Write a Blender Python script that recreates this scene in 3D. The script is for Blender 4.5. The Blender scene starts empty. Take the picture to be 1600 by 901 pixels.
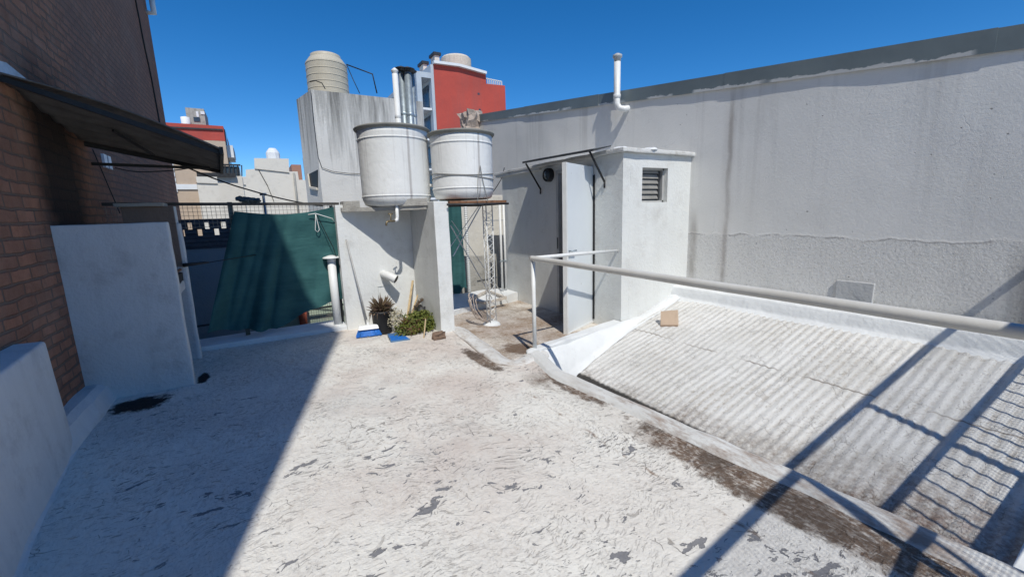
import bpy, bmesh, math, random
from mathutils import Vector, Matrix, noise
random.seed(7)
PI = math.pi
SC = bpy.context.scene
COL = SC.collection
# ------------------------------------------------------------------ camera
H = 1.5
F = 663.0; CX, CY = 800.0, 450.5
RM = Matrix(((0.8625, 0.1065, -0.4947), (-0.5054, 0.1298, -0.8531), (-0.0266, 0.9858, 0.1658)))
def _ray(px, py): return Vector((px-CX, -(py-CY), -F)).normalized()
_up = -_ray(915, 4200); _fy = _ray(400, 345); _fy = (_fy - _up*_fy.dot(_up)).normalized(); _fx = _fy.cross(_up)
RM = Matrix((_fx, _fy, _up))
cam_d = bpy.data.cameras.new('camera'); cam = bpy.data.objects.new('camera', cam_d); COL.objects.link(cam)
cam_d.sensor_width = 36; cam_d.lens = 36*F/1600; cam_d.clip_start = 0.05; cam_d.clip_end = 3000
cam.matrix_world = Matrix.Translation((0, 0, H)) @ RM.to_4x4()
SC.camera = cam
CAM = Vector((0, 0, H))
def dirp(p): return RM @ _ray(*p)
def onz(p, z=0.0): d = dirp(p); return CAM + d*((z-H)/d.z)
def ony(p, y): d = dirp(p); return CAM + d*(y/d.y)
def onx(p, x): d = dirp(p); return CAM + d*(x/d.x)
# ------------------------------------------------------------------ light
SUN = Vector((0.20, 0.72, -1.0)).normalized()
el = math.asin(-SUN.z); az = math.atan2(-SUN.x, -SUN.y)
W = bpy.data.worlds.new('World'); SC.world = W; W.use_nodes = True
wn = W.node_tree; bg = wn.nodes['Background']
sky = wn.nodes.new('ShaderNodeTexSky'); sky.sky_type = 'NISHITA'; sky.sun_disc = False
sky.sun_elevation = el; sky.sun_rotation = az % (2*PI)
sky.altitude = 500; sky.air_density = 0.75; sky.dust_density = 0.0; sky.ozone_density = 5.0
hs = wn.nodes.new('ShaderNodeHueSaturation'); hs.inputs['Saturation'].default_value = 1.29
wn.links.new(sky.outputs[0], hs.inputs['Color']); wn.links.new(hs.outputs[0], bg.inputs[0]); bg.inputs[1].default_value = 0.145
sl = bpy.data.lights.new('sun', 'SUN'); sl.energy = 3.8; sl.angle = math.radians(0.53); sl.color = (1, 0.955, 0.865)
so = bpy.data.objects.new('sun', sl); COL.objects.link(so); so.rotation_euler = SUN.to_track_quat('-Z', 'Y').to_euler()
SC.view_settings.view_transform = 'Standard'; SC.view_settings.look = 'None'
SC.view_settings.exposure = 0.0; SC.view_settings.gamma = 1
SC.render.engine = 'CYCLES'
SC.cycles.max_bounces = 5; SC.cycles.diffuse_bounces = 3

# ------------------------------------------------------------------ material helpers
class N:
    """small node-expression builder"""
    def __init__(s, name):
        s.m = bpy.data.materials.new(name); s.m.use_nodes = True
        s.t = s.m.node_tree; s.b = s.t.nodes['Principled BSDF']; s.L = s.t.links
        s.pos = s.t.nodes.new('ShaderNodeNewGeometry').outputs['Position']
        s.obj = s.t.nodes.new('ShaderNodeTexCoord').outputs['Object']
    def put(s, sock, v):
        if isinstance(v, bpy.types.NodeSocket): s.L.new(v, sock)
        elif v is not None: sock.default_value = v
    def math(s, op, a, b=None, c=None, clamp=False):
        n = s.t.nodes.new('ShaderNodeMath'); n.operation = op; n.use_clamp = clamp
        s.put(n.inputs[0], a)
        if b is not None: s.put(n.inputs[1], b)
        if c is not None: s.put(n.inputs[2], c)
        return n.outputs[0]
    def xyz(s, v=None):
        n = s.t.nodes.new('ShaderNodeSeparateXYZ'); s.L.new(v or s.pos, n.inputs[0]); return n.outputs
    def vec(s, x, y, z):
        n = s.t.nodes.new('ShaderNodeCombineXYZ')
        for i, q in enumerate((x, y, z)): s.put(n.inputs[i], q)
        return n.outputs[0]
    def map(s, v, scale=(1, 1, 1), rot=(0, 0, 0), loc=(0, 0, 0)):
        n = s.t.nodes.new('ShaderNodeMapping'); s.L.new(v, n.inputs[0])
        n.inputs['Scale'].default_value = scale; n.inputs['Rotation'].default_value = rot; n.inputs['Location'].default_value = loc
        return n.outputs[0]
    def noise(s, scale, det=4, rough=.55, v=None, dist=0, col=False):
        n = s.t.nodes.new('ShaderNodeTexNoise'); s.L.new(v or s.pos, n.inputs['Vector'])
        n.inputs['Scale'].default_value = scale; n.inputs['Detail'].default_value = det
        n.inputs['Roughness'].default_value = rough; n.inputs['Distortion'].default_value = dist
        return n.outputs['Color' if col else 'Fac']
    def voro(s, scale, v=None, feat='F1', out='Distance', rnd=1):
        n = s.t.nodes.new('ShaderNodeTexVoronoi'); n.feature = feat; s.L.new(v or s.pos, n.inputs['Vector'])
        n.inputs['Scale'].default_value = scale; n.inputs['Randomness'].default_value = rnd
        return n.outputs[out]
    def ramp(s, v, a, b, lo=0., hi=1.):
        n = s.t.nodes.new('ShaderNodeMapRange'); s.put(n.inputs[0], v)
        n.inputs[1].default_value = a; n.inputs[2].default_value = b; n.inputs[3].default_value = lo; n.inputs[4].default_value = hi
        return n.outputs[0]
    def mix(s, f, a, b, typ='MIX'):
        n = s.t.nodes.new('ShaderNodeMix'); n.data_type = 'RGBA'; n.blend_type = typ
        s.put(n.inputs[0], f)
        s.put(n.inputs[6], a if isinstance(a, bpy.types.NodeSocket) else (*a, 1)); s.put(n.inputs[7], b if isinstance(b, bpy.types.NodeSocket) else (*b, 1))
        return n.outputs[2]
    def warp(s, v, scale, amt):
        c = s.noise(scale, 3, .5, v, col=True)
        n = s.t.nodes.new('ShaderNodeVectorMath'); n.operation = 'MULTIPLY_ADD'
        s.L.new(c, n.inputs[0]); n.inputs[1].default_value = (amt,)*3; s.L.new(v, n.inputs[2]); return n.outputs[0]
    def done(s, col, rough=.8, bump=None, dist=.01, strength=1., spec=.3, metal=0.):
        s.put(s.b.inputs['Base Color'], col if isinstance(col, bpy.types.NodeSocket) else (*col, 1))
        s.put(s.b.inputs['Roughness'], rough); s.b.inputs['Specular IOR Level'].default_value = spec
        s.put(s.b.inputs['Metallic'], metal)
        if bump is not None:
            n = s.t.nodes.new('ShaderNodeBump'); n.inputs['Distance'].default_value = dist; n.inputs['Strength'].default_value = strength
            s.L.new(bump, n.inputs['Height']); s.L.new(n.outputs[0], s.b.inputs['Normal'])
        return s.m

def plain(name, col, rough=.6, var=.12, scale=6, metal=0., bump=0.0015, spec=.4):
    n = N(name); f = n.noise(scale, 5, .6)
    c = n.mix(n.ramp(f, .3, .7), tuple(x*(1-var) for x in col), tuple(min(1, x*(1+var)) for x in col))
    return n.done(c, rough, n.noise(scale*12, 3), bump, spec=spec, metal=metal)

def plaster(name, col, grime=(.30, .28, .25), g=.35, bump=.006, bs=45, streak=.0, scale=1.6, spots=.5, rough=.85):
    """painted render: broad tone change, vertical runs, small pits and dirt"""
    n = N(name)
    big = n.noise(scale, 5, .6); fine = n.noise(22, 4, .65)
    c = n.mix(n.ramp(big, .35, .7, 0, .55), col, tuple(x*.9 for x in col))
    d = n.math('MULTIPLY', n.ramp(n.noise(3.1, 8, .72), .52, .74), g)
    c = n.mix(d, c, grime)
    if streak:
        v = n.map(n.pos, (9, 9, .55)); st = n.ramp(n.noise(1.0, 6, .65, v), .45, .75)
        c = n.mix(n.math('MULTIPLY', st, streak), c, grime)
    pit = n.ramp(n.voro(14, n.warp(n.pos, 9, .06)), .035, .06, 1, 0)
    pit = n.math('MULTIPLY', pit, n.ramp(n.noise(1.1, 3), .5, .62, 0, spots))
    c = n.mix(pit, c, (.16, .15, .14))
    h = n.math('ADD', n.math('MULTIPLY', fine, .6), n.math('MULTIPLY', n.noise(bs, 4, .6), .5))
    h = n.math('ADD', h, n.math('MULTIPLY', n.noise(4, 2), .8))
    return n.done(c, rough, h, bump)

M = {}
M['white_wall'] = plaster('white_wall', (.74, .755, .745), g=.4, bump=.006, streak=.10)
M['hut_white'] = plaster('hut_white', (.70, .715, .70), (.38,.36,.33), g=.35, bump=.008, spots=.6, streak=.10)
M['panel_white'] = plaster('panel_white', (.64, .655, .65), (.33,.32,.31), g=.6, bump=.008, streak=.2, spots=.9)
M['block_white'] = plaster('block_white', (.68, .70, .70), (.36,.36,.36), g=.6, bump=.009, streak=.2, spots=.9)
M['concrete'] = plaster('concrete', (.42, .41, .38), (.12, .11, .10), .7, .012)
M['rim'] = plaster('rim', (.24, .24, .22), (.1, .1, .1), .6, .004)
M['white_metal'] = plain('white_metal', (.72, .73, .72), .45, .06, 8)
M['pvc'] = plain('pvc', (.74, .75, .74), .4, .06, 5)
M['dark_metal'] = plain('dark_metal', (.05, .052, .055), .5, .3, 12, .4)
M['galv'] = plain('galv', (.36, .42, .46), .42, .25, 9, .6)
M['black'] = plain('black', (.015, .016, .018), .55, .3)
M['dark_gap'] = plain('dark_gap', (.03, .03, .032), .8, .3)
M['blue'] = plain('blue', (.02, .16, .55), .55, .25, 30)
M['wood'] = plain('wood', (.55, .42, .25), .75, .25, 14)
M['card'] = plain('card', (.55, .42, .31), .85, .1, 7)
M['stone'] = plain('stone', (.22, .15, .11), .9, .4, 14, bump=.01)
M['rubble'] = plaster('rubble', (.45, .38, .33), (.15, .09, .07), .9, .03, 12)
M['tank_beige'] = plain('tank_beige', (.50, .46, .37), .5, .06, 5)
M['far_white'] = plaster('far_white', (.74, .70, .62), (.4, .37, .32), .4, .01, scale=.3)
M['far_concrete'] = plaster('far_concrete', (.40, .39, .35), (.12, .11, .1), .8, .02, scale=.5, streak=.4)
M['far_tan'] = plaster('far_tan', (.52, .41, .31), (.35, .26, .2), .4, .01, scale=.4)
M['far_brown'] = plaster('far_brown', (.42, .23, .17), (.3, .17, .13), .4, .01, scale=.4)
M['far_grey'] = plain('far_grey', (.45, .50, .55), .7, .08, 1)
M['far_pale'] = plain('far_pale', (.72, .74, .75), .7, .06, 1)
M['glass_dark'] = plain('glass_dark', (.05, .07, .09), .15, .3, 2)
M['green_wall'] = plaster('green_wall', (.50, .60, .48), g=.3)
M['yellow_wall'] = plaster('yellow_wall', (.62, .48, .24), g=.3)
M['terracotta'] = plain('terracotta', (.55, .14, .08), .8, .2)
M['rust'] = plain('rust', (.22, .11, .06), .85, .4, 20)
M['soil'] = plain('soil', (.07, .045, .03), .95, .3, 30, bump=.01)
M['brass'] = plain('brass', (.25, .2, .12), .4, .3, 20, .6)

def mk_red():
    n = N('far_red'); x, y, z = n.xyz()
    c = n.mix(n.ramp(n.noise(.25, 6, .65), .35, .7), (.52, .085, .062), (.38, .07, .055))
    c = n.mix(n.math('MULTIPLY', n.ramp(n.noise(1, 5, .7, n.map(n.pos, (.8, .8, .12))), .5, .75), .45), c, (.28, .10, .09))
    return n.done(c, .85, n.noise(4, 4), .02)
M['far_red'] = mk_red()

def mk_tower():
    n = N('tower_plaster'); x, y, z = n.xyz()
    st = n.noise(1, 7, .68, n.map(n.pos, (6.5, 6.5, .5)), .3)
    top = n.ramp(z, 2.2, 5.3, 0.0, .42)
    m = n.ramp(n.math('ADD', st, top),   .64, 1.05)
    c = n.mix(m, (.70, .70, .68), (.13, .13, .125))
    c = n.mix(n.ramp(n.noise(1.5, 5), .5, .8, 0, .4), c, (.45, .45, .44))
    return n.done(c, .9, n.noise(20, 5), .01)
M['tower'] = mk_tower()

def mk_deck(name='deck', entry=False):
    n = N(name); x, y, z = n.xyz()
    p = n.warp(n.pos, 2.2, .12)
    base = n.mix(n.ramp(n.noise(1.3, 6, .62), .35, .7), (.79, .775, .72), (.69, .66, .61))
    # brush-stroked dirt held in the low spots of the membrane
    dm = n.ramp(n.noise(2.0, 4, .6), .42, .68)
    far = n.ramp(y, 1.0, 4.2)
    dn = n.noise(38, 5, .7, n.map(p, (1, .45, 1), (0, 0, .5)))
    dirt = n.math('MULTIPLY', n.ramp(dn, .5, .68), n.math('MULTIPLY_ADD', far, .5, .22))
    c = n.mix(n.math('MULTIPLY', dirt, n.math('MULTIPLY_ADD', dm, .9, .35)), base, (.36, .29, .23) if not entry else (.30, .20, .13))
    # pinkish beige worn areas in the middle of the deck
    pk = n.math('MULTIPLY', n.ramp(n.noise(.75, 5, .62, n.map(n.pos, loc=(2, 5, 0))), .46, .60), n.math('MULTIPLY', n.ramp(y, 1.2, 2.4), n.ramp(x, -.6, .4)))
    c = n.mix(n.math('MULTIPLY', pk, .55), c, (.55, .46, .41))
    gy = n.ramp(n.noise(.6, 5, .65, n.map(n.pos, loc=(9, 5, 0))), .52, .68)
    c = n.mix(n.math('MULTIPLY', gy, .35), c, (.50, .50, .49))
    # short dashes and nicks where the membrane has split, lying in a few directions
    w = n.warp(n.warp(n.pos, 1.7, .45), 6, .08)
    def dash(sx, sy, rot, thr, sc=1.0, mk=(2.3, .44, .62), wd=.03):
        nn = n.noise(sc, 3, .55, n.map(w, (sx, sy, 6), (0, 0, rot)))
        return n.math('MULTIPLY', n.ramp(nn, thr, thr+wd), n.ramp(n.noise(mk[0], 3, .6, n.map(n.pos, loc=(rot*3, sx, 0))), mk[1], mk[2]))
    d1 = dash(12, 60, -.25, .625); d2 = dash(14, 66, .75, .63); d3 = dash(34, 110, .45, .61); d4 = dash(60, 20, .2, .645); d5 = dash(30, 85, -.7, .63)
    calm = n.ramp(n.noise(.9, 4, .6, n.map(n.pos, loc=(7, 2, 0))), .36, .58, .42, 1.0)
    crack = n.math('MULTIPLY', n.math('MAXIMUM', n.math('MAXIMUM', d1, d2), n.math('MULTIPLY', n.math('MAXIMUM', d3, d5), .7)), calm)
    e1 = n.voro(5.5, n.map(n.warp(n.pos, 5, .16), (1, .6, 1), (0, 0, .35)), 'DISTANCE_TO_EDGE')
    l1 = n.math('MULTIPLY', n.ramp(e1, .003, .010, 1, 0), n.ramp(n.noise(6.5, 3), .57, .63))
    crack = n.math('MAXIMUM', crack, n.math('MULTIPLY', l1, .7))
    c = n.mix(n.math('MULTIPLY', crack, .85), c, (.17, .145, .13))
    # flakes where the paint has come off down to the grey membrane
    fv = n.map(n.warp(n.warp(n.pos, 14, .05), 2.2, .35), (1, 2.0, 1), (0, 0, -.45))
    fn = n.noise(5.2, 5, .62, fv)
    near = n.ramp(y, 3.4, 1.2, .0, .06)
    cl = n.math('MULTIPLY', n.ramp(n.noise(1.5, 3, .6, n.map(n.pos, loc=(3, 1, 0))), .35, .65, -1.0, 1.0), .055)
    fl = n.ramp(n.math('ADD', fn, n.math('ADD', near, cl)), .68, .69)
    fn2 = n.noise(15, 4, .6, fv)
    fl2 = n.math('MULTIPLY', n.ramp(n.math('ADD', fn2, n.math('ADD', near, cl)), .70, .715), .85)
    flake = n.math('MAXIMUM', fl, fl2)
    c = n.mix(flake, c, (.23, .23, .24))
    # water and mud stain down the channel beside the kerb, and where the deck meets the entry rim
    wx = n.math('ADD', x, n.math('MULTIPLY', n.math('SUBTRACT', n.noise(2.6, 5, .6), .5), .34))
    nb = n.noise(1.15, 3, .5, n.map(n.pos, loc=(0, .63, 0)))
    wx = n.math('ADD', wx, n.math('MULTIPLY', n.math('SUBTRACT', n.noise(13, 6, .72, n.map(n.pos, (1.6, .7, 1))), .5), .22))
    wk = n.math('ADD', wx, n.math('MULTIPLY', n.math('SUBTRACT', y, 1.6), .058))
    band = n.math('MULTIPLY', n.ramp(wk, 1.99, 2.10), n.ramp(wk, 2.42, 2.34))
    band = n.math('MULTIPLY', band, n.ramp(y, 3.25, 3.0))
    band = n.math('MULTIPLY', band, n.ramp(nb, .38, .46, .12, 1))
    sp = n.noise(24, 5, .75)
    tex = n.math('MULTIPLY', n.ramp(sp, .34, .52, .55, 1), n.ramp(n.noise(1, 5, .7, n.map(n.pos, (60, 16, 1))), .36, .46, .35, 1))
    def spot(cx, cy, rx, ry, rot=0.0):
        v = n.map(n.pos, (1, 1, 0), (0, 0, rot))
        dx = n.math('DIVIDE', n.math('SUBTRACT', x, cx), rx); dy = n.math('DIVIDE', n.math('SUBTRACT', y, cy), ry)
        r = n.math('SQRT', n.math('ADD', n.math('MULTIPLY', dx, dx), n.math('MULTIPLY', dy, dy)))
        r = n.math('ADD', r, n.math('MULTIPLY', n.math('SUBTRACT', n.noise(9, 7, .72), .5), 1.7))
        return n.ramp(r, 1.16, .84)
    if not entry:
        s1 = spot(2.20, 2.75, .10, .42); s2 = spot(1.87, 3.85, .09, .40); s3 = spot(2.20, 1.2, .18, .75)
        s4 = spot(2.24, .42, .18, .45)
        mud = n.math('MAXIMUM', n.math('MULTIPLY', band, .95), n.math('MAXIMUM', n.math('MAXIMUM', s1, s4), n.math('MAXIMUM', s2, s3)))
        c = n.mix(n.math('MULTIPLY', n.math('MULTIPLY', mud, .93), tex), c, (.125, .074, .044))
        dk = n.math('MULTIPLY', n.math('MAXIMUM', s3, n.math('MAXIMUM', s1, s2)), n.ramp(n.noise(4, 4), .45, .55))
        c = n.mix(n.math('MULTIPLY', dk, .6), c, (.075, .058, .047))
        blk = n.math('MAXIMUM', spot(-1.02, 4.55, .20, .16), spot(-.62, 5.0, .05, .16))
        c = n.mix(blk, c, (.012, .012, .014))
        # broken seam lines
        s = n.math('ABSOLUTE', n.math('SUBTRACT', n.math('ADD', x, n.math('MULTIPLY', n.noise(3, 3), .12)), 1.87))
        seam = n.math('MULTIPLY', n.ramp(s, .006, .016, 1, 0), n.ramp(n.noise(4, 2), .42, .52))
        c = n.mix(n.math('MULTIPLY', n.math('MULTIPLY', seam, n.ramp(n.noise(14, 5, .7), .45, .6)), n.ramp(y, 3.4, 3.2, 0, .8)), c, (.25, .17, .12))
    else:
        mud = n.math('MULTIPLY', n.ramp(n.noise(1.9, 7, .7), .36, .58, .15, 1), tex)
        c = n.mix(n.math('MULTIPLY', mud, .85), c, (.25, .165, .10))
        c = n.mix(n.math('MULTIPLY', spot(2.45, 4.0, .2, .25), .8), c, (.12, .07, .04))
    h = n.math('MULTIPLY', n.noise(11, 6, .62, n.map(p, (1, .5, 1), (0, 0, .45))), 1.0)
    h = n.math('ADD', h, n.math('MULTIPLY', n.noise(60, 3, .6), .25))
    h = n.math('ADD', h, n.math('MULTIPLY', n.noise(1, 4, .6, n.map(p, (7, 26, 4), (0, 0, -.3))), .3))
    h = n.math('SUBTRACT', h, n.math('MULTIPLY', flake, .22))
    h = n.math('SUBTRACT', h, n.math('MULTIPLY', crack, .35))
    return n.done(c, .72, h, .016, spec=.25)
M['deck'] = mk_deck(); M['entry'] = mk_deck('entry', True)

def mk_membrane():
    n = N('membrane')
    c = n.mix(n.ramp(n.noise(2.5, 5), .35, .7), (.74, .76, .765), (.66, .68, .69))
    c = n.mix(n.ramp(n.noise(9, 6, .7), .6, .8, 0, .35), c, (.36, .31, .26))
    h = n.math('ADD', n.noise(7, 5, .6), n.math('MULTIPLY', n.noise(50, 3), .15))
    return n.done(c, .6, h, .014, spec=.3)
M['membrane'] = mk_membrane()

def mk_corr():
    n = N('corrugated_paint'); x, y, z = n.xyz()
    c = n.mix(n.ramp(n.noise(1.6, 6, .6), .35, .7), (.71, .71, .695), (.59, .585, .56))
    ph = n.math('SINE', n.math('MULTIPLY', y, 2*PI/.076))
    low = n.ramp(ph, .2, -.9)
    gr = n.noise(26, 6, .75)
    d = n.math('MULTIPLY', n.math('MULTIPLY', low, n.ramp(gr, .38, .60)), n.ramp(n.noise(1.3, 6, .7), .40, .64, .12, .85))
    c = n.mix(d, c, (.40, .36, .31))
    sk = n.math('MULTIPLY', n.ramp(n.noise(1, 4, .65, n.map(n.pos, (38, 75, 1))), .60, .68), n.ramp(n.noise(1.9, 4, .6), .32, .58, .35, 1))
    c = n.mix(n.math('MULTIPLY', sk, .75), c, (.30, .26, .22))
    # mud caught along the lower edge
    e = n.math('ADD', x, n.math('MULTIPLY', n.math('SUBTRACT', n.noise(3.4, 6, .7), .5), 1.3))
    e = n.math('ADD', e, n.math('MULTIPLY', y, .10))
    mud = n.math('MULTIPLY', n.ramp(e, 3.5, 3.0), n.ramp(n.noise(30, 5, .75), .36, .58, .15, 1))
    c = n.mix(n.math('MULTIPLY', mud, .9), c, (.13, .085, .06))
    nr = n.math('MULTIPLY', n.ramp(n.math('ADD', x, n.math('MULTIPLY', n.noise(3, 4), .5)), 3.9, 3.2), n.ramp(y, 1.2, .5))
    c = n.mix(n.math('MULTIPLY', n.math('MULTIPLY', nr, n.ramp(n.noise(18, 5, .7), .42, .6)), .7), c, (.20, .11, .08))
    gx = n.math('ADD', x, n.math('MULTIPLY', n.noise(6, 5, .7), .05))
    c = n.mix(n.ramp(gx, 3.035, 3.005, 0, .95), c, (.022, .020, .018))  # near-black band: shadowed gutter gap past the kerb, painted into the sheet colour
    # hairline cracks across and sheet lap
    w = n.warp(n.pos, 6, .12)
    e1 = n.voro(4.2, n.map(w, (1, .7, 1)), 'DISTANCE_TO_EDGE')
    l1 = n.math('MULTIPLY', n.ramp(e1, .006, .014, 1, 0), n.ramp(n.noise(4.5, 3), .50, .57))
    e2 = n.voro(20, w, 'DISTANCE_TO_EDGE')
    l2 = n.math('MULTIPLY', n.ramp(e2, .012, .035, 1, 0), n.ramp(n.noise(8, 3), .53, .6))
    lap = n.math('ABSOLUTE', n.math('SUBTRACT', n.math('ADD', x, n.math('MULTIPLY', n.noise(5, 3), .05)), 4.13))
    l3 = n.math('MULTIPLY', n.ramp(lap, .003, .010, 1, 0), n.ramp(n.noise(2.4, 2), .42, .55))
    cr = n.math('MAXIMUM', n.math('MAXIMUM', n.math('MULTIPLY', l1, .35), n.math('MULTIPLY', l2, .45)), l3)
    c = n.mix(n.math('MULTIPLY', cr, .8), c, (.22, .18, .15))
    h = n.math('ADD', n.noise(28, 6, .7), n.math('MULTIPLY', cr, -.6))
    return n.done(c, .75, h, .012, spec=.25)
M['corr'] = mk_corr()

def mk_brick(name, bw, bh, cols, mortar, soot=False, msz=.012):
    n = N(name); x, y, z = n.xyz()
    v = n.vec(y, z, 0.0)
    v = n.warp(n.warp(v, 2.2, .05), 11, .018)
    def br(w, h, off):
        b = n.t.nodes.new('ShaderNodeTexBrick'); n.L.new(v, b.inputs['Vector'])
        b.inputs['Scale'].default_value = 1; b.inputs['Brick Width'].default_value = w; b.inputs['Row Height'].default_value = h
        b.inputs['Mortar Size'].default_value = msz; b.inputs['Mortar Smooth'].default_value = .35
        b.inputs['Color1'].default_value = (*cols[0], 1); b.inputs['Color2'].default_value = (*cols[1], 1)
        b.inputs['Mortar'].default_value = (*mortar, 1); b.offset = off
        return b.outputs['Color'], b.outputs['Fac']
    c1, f1 = br(bw, bh, .5)
    if soot:
        c2, f2 = br(.28, .098, .5)
        sel = n.math('MULTIPLY', n.ramp(z, .95, .96), n.ramp(y, 5.6, 5.55))
        c = n.mix(sel, c1, c2)
        f = n.math('ADD', n.math('MULTIPLY', f2, sel), n.math('MULTIPLY', f1, n.math('SUBTRACT', 1, sel)))
    else: c, f = c1, f1
    c = n.mix(n.ramp(n.noise(9, 6, .7), .35, .7, 0, .7), c, tuple(q*.5 for q in cols[0]))
    c = n.mix(n.ramp(n.noise(1.1, 5, .65), .5, .72, 0, .45), c, tuple(min(1,q*2.2) for q in mortar))
    if soot:
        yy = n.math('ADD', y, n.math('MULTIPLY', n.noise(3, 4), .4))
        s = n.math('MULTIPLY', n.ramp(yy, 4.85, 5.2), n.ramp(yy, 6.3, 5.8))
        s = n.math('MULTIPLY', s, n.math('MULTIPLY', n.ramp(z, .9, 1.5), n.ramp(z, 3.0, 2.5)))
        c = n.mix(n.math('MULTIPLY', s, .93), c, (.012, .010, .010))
        # the far part of the wall is covered with a thin grey slurry
        g = n.math('MULTIPLY', n.ramp(y, 5.9, 6.4), .62)
        g = n.math('MULTIPLY', g, n.ramp(n.noise(.9, 6, .7), .3, .65, .5, 1.15))
        c = n.mix(g, c, (.20, .13, .11))
    h = n.math('ADD', n.math('MULTIPLY', f, -1.0), n.math('MULTIPLY', n.noise(24, 6, .75), 1.1))
    return n.done(c, .9, h, .022)
M['brick'] = mk_brick('brick', .24, .082, ((.52, .25, .155), (.34, .18, .12)), (.21, .16, .125), True)
M['brick_far'] = mk_brick('brick_far', .24, .075, ((.15, .15, .165), (.10, .105, .12)), (.07, .075, .085))
M['brick_occ'] = mk_brick('brick_plain', .24, .075, ((.28, .14, .10), (.22, .12, .09)), (.22, .18, .16))

def mk_greywall():
    n = N('grey_render'); x, y, z = n.xyz()
    c = n.mix(n.ramp(n.noise(.9, 6, .6), .35, .7), (.79, .785, .76), (.73, .725, .70))
    zz = n.math('ADD', z, n.math('MULTIPLY', n.noise(2.2, 5, .6), .16))
    low = n.ramp(zz, 1.235, 1.20)
    c = n.mix(n.math('MULTIPLY', low, .35), c, (.64, .64, .635))
    def run(y0, w, z0, z1, k, col):
        d = n.math('ABSOLUTE', n.math('SUBTRACT', n.math('ADD', y, n.math('MULTIPLY', n.noise(2.5, 3), .05)), y0+.025))
        m = n.math('MULTIPLY', n.ramp(d, w, w*.25), n.math('MULTIPLY', n.ramp(z, z0, z0+.3), n.ramp(z, z1, z1-.3)))
        m = n.math('MULTIPLY', m, n.ramp(n.noise(5, 5, .7, n.map(n.pos, (1, 1, .4))), .3, .6, .35, 1))
        return n.mix(n.math('MULTIPLY', m, k), c, col)
    c = run(3.5, .045, .3, 3.1, .5, (.20, .17, .15))
    c = run(3.52, .11, .3, 2.9, .2, (.33, .27, .23))
    c = run(4.0, .09, .3, 1.5, .6, (.22, .19, .16))
    wv = n.warp(n.pos, 3, .3)
    e1 = n.voro(1.8, wv, 'DISTANCE_TO_EDGE')
    l = n.math('MULTIPLY', n.ramp(e1, .004, .009, 1, 0), n.ramp(n.noise(2.1, 3), .56, .62))
    l = n.math('MULTIPLY', l, .15)
    c = n.mix(n.math('MULTIPLY', l, .7), c, (.3, .3, .3))
    pit = n.math('MULTIPLY', n.ramp(n.voro(9, n.warp(n.pos, 9, .08)), .05, .08, 1, 0), n.ramp(n.noise(1.3, 3), .52, .6))
    c = n.mix(n.math('MULTIPLY', pit, .7), c, (.2, .2, .2))
    ed = n.math('MULTIPLY', n.ramp(n.math('ABSOLUTE', n.math('SUBTRACT', zz, 1.205)), .012, .003), n.ramp(n.noise(3, 4, .6), .46, .56))
    c = n.mix(n.math('MULTIPLY', ed, .6), c, (.22, .21, .21))
    c = n.mix(n.math('MULTIPLY', low, n.ramp(n.noise(34, 4, .7), .54, .64, 0, .4)), c, (.36, .36, .36))
    c = n.mix(n.ramp(n.noise(6, 6, .7), .6, .75, 0, .35), c, (.72, .72, .72))
    bs_ = n.math('MULTIPLY', n.ramp(zz, .60, .46), .45)
    c = n.mix(bs_, c, (.30, .28, .25))
    rn = n.math('MULTIPLY', n.ramp(n.noise(1, 6, .65, n.map(n.pos, (1, 4.5, .22))), .54, .72), n.ramp(z, 1.2, 3.2, .12, .5))
    c = n.mix(rn, c, (.46, .45, .43))
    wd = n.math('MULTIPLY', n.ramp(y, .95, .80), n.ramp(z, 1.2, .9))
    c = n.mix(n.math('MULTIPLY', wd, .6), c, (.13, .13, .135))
    h1 = n.math('ADD', n.math('ADD', n.math('MULTIPLY', n.noise(40, 5, .72), .8), n.math('MULTIPLY', n.noise(13, 5, .7), .6)), n.math('MULTIPLY', n.noise(3, 3), .5))
    h = n.math('MULTIPLY', h1, n.ramp(low, 0, 1, .22, 1.0))
    h = n.math('ADD', h, n.math('MULTIPLY', low, -.5)); h = n.math('SUBTRACT', h, n.math('MULTIPLY', pit, .4))
    h = n.math('SUBTRACT', h, n.math('MULTIPLY', l, .4))
    return n.done(c, .9, h, .016, spec=.2)
M['grey_wall'] = mk_greywall()

def mk_cap():
    n = N('zinc_cap'); x, y, z = n.xyz()
    c = n.mix(n.ramp(n.noise(1.2, 5), .35, .7), (.20, .245, .26), (.155, .19, .205))
    t = n.math('SUBTRACT', z, n.math('MULTIPLY', y, .131))
    pe = n.math('ADD', t, n.math('MULTIPLY', n.math('SUBTRACT', n.noise(5, 6, .7, n.map(n.pos, (1, .6, 1))), .5), .16))
    c = n.mix(n.math('MULTIPLY', n.ramp(pe, 2.568, 2.56), n.ramp(n.noise(1.6, 2, .5, n.map(n.pos, loc=(0, 2.2, 0))), .46, .52)), c, (.62, .63, .62))
    return n.done(c, .5, n.noise(3, 3), .01, spec=.4, metal=.2)
M['cap'] = mk_cap()

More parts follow.
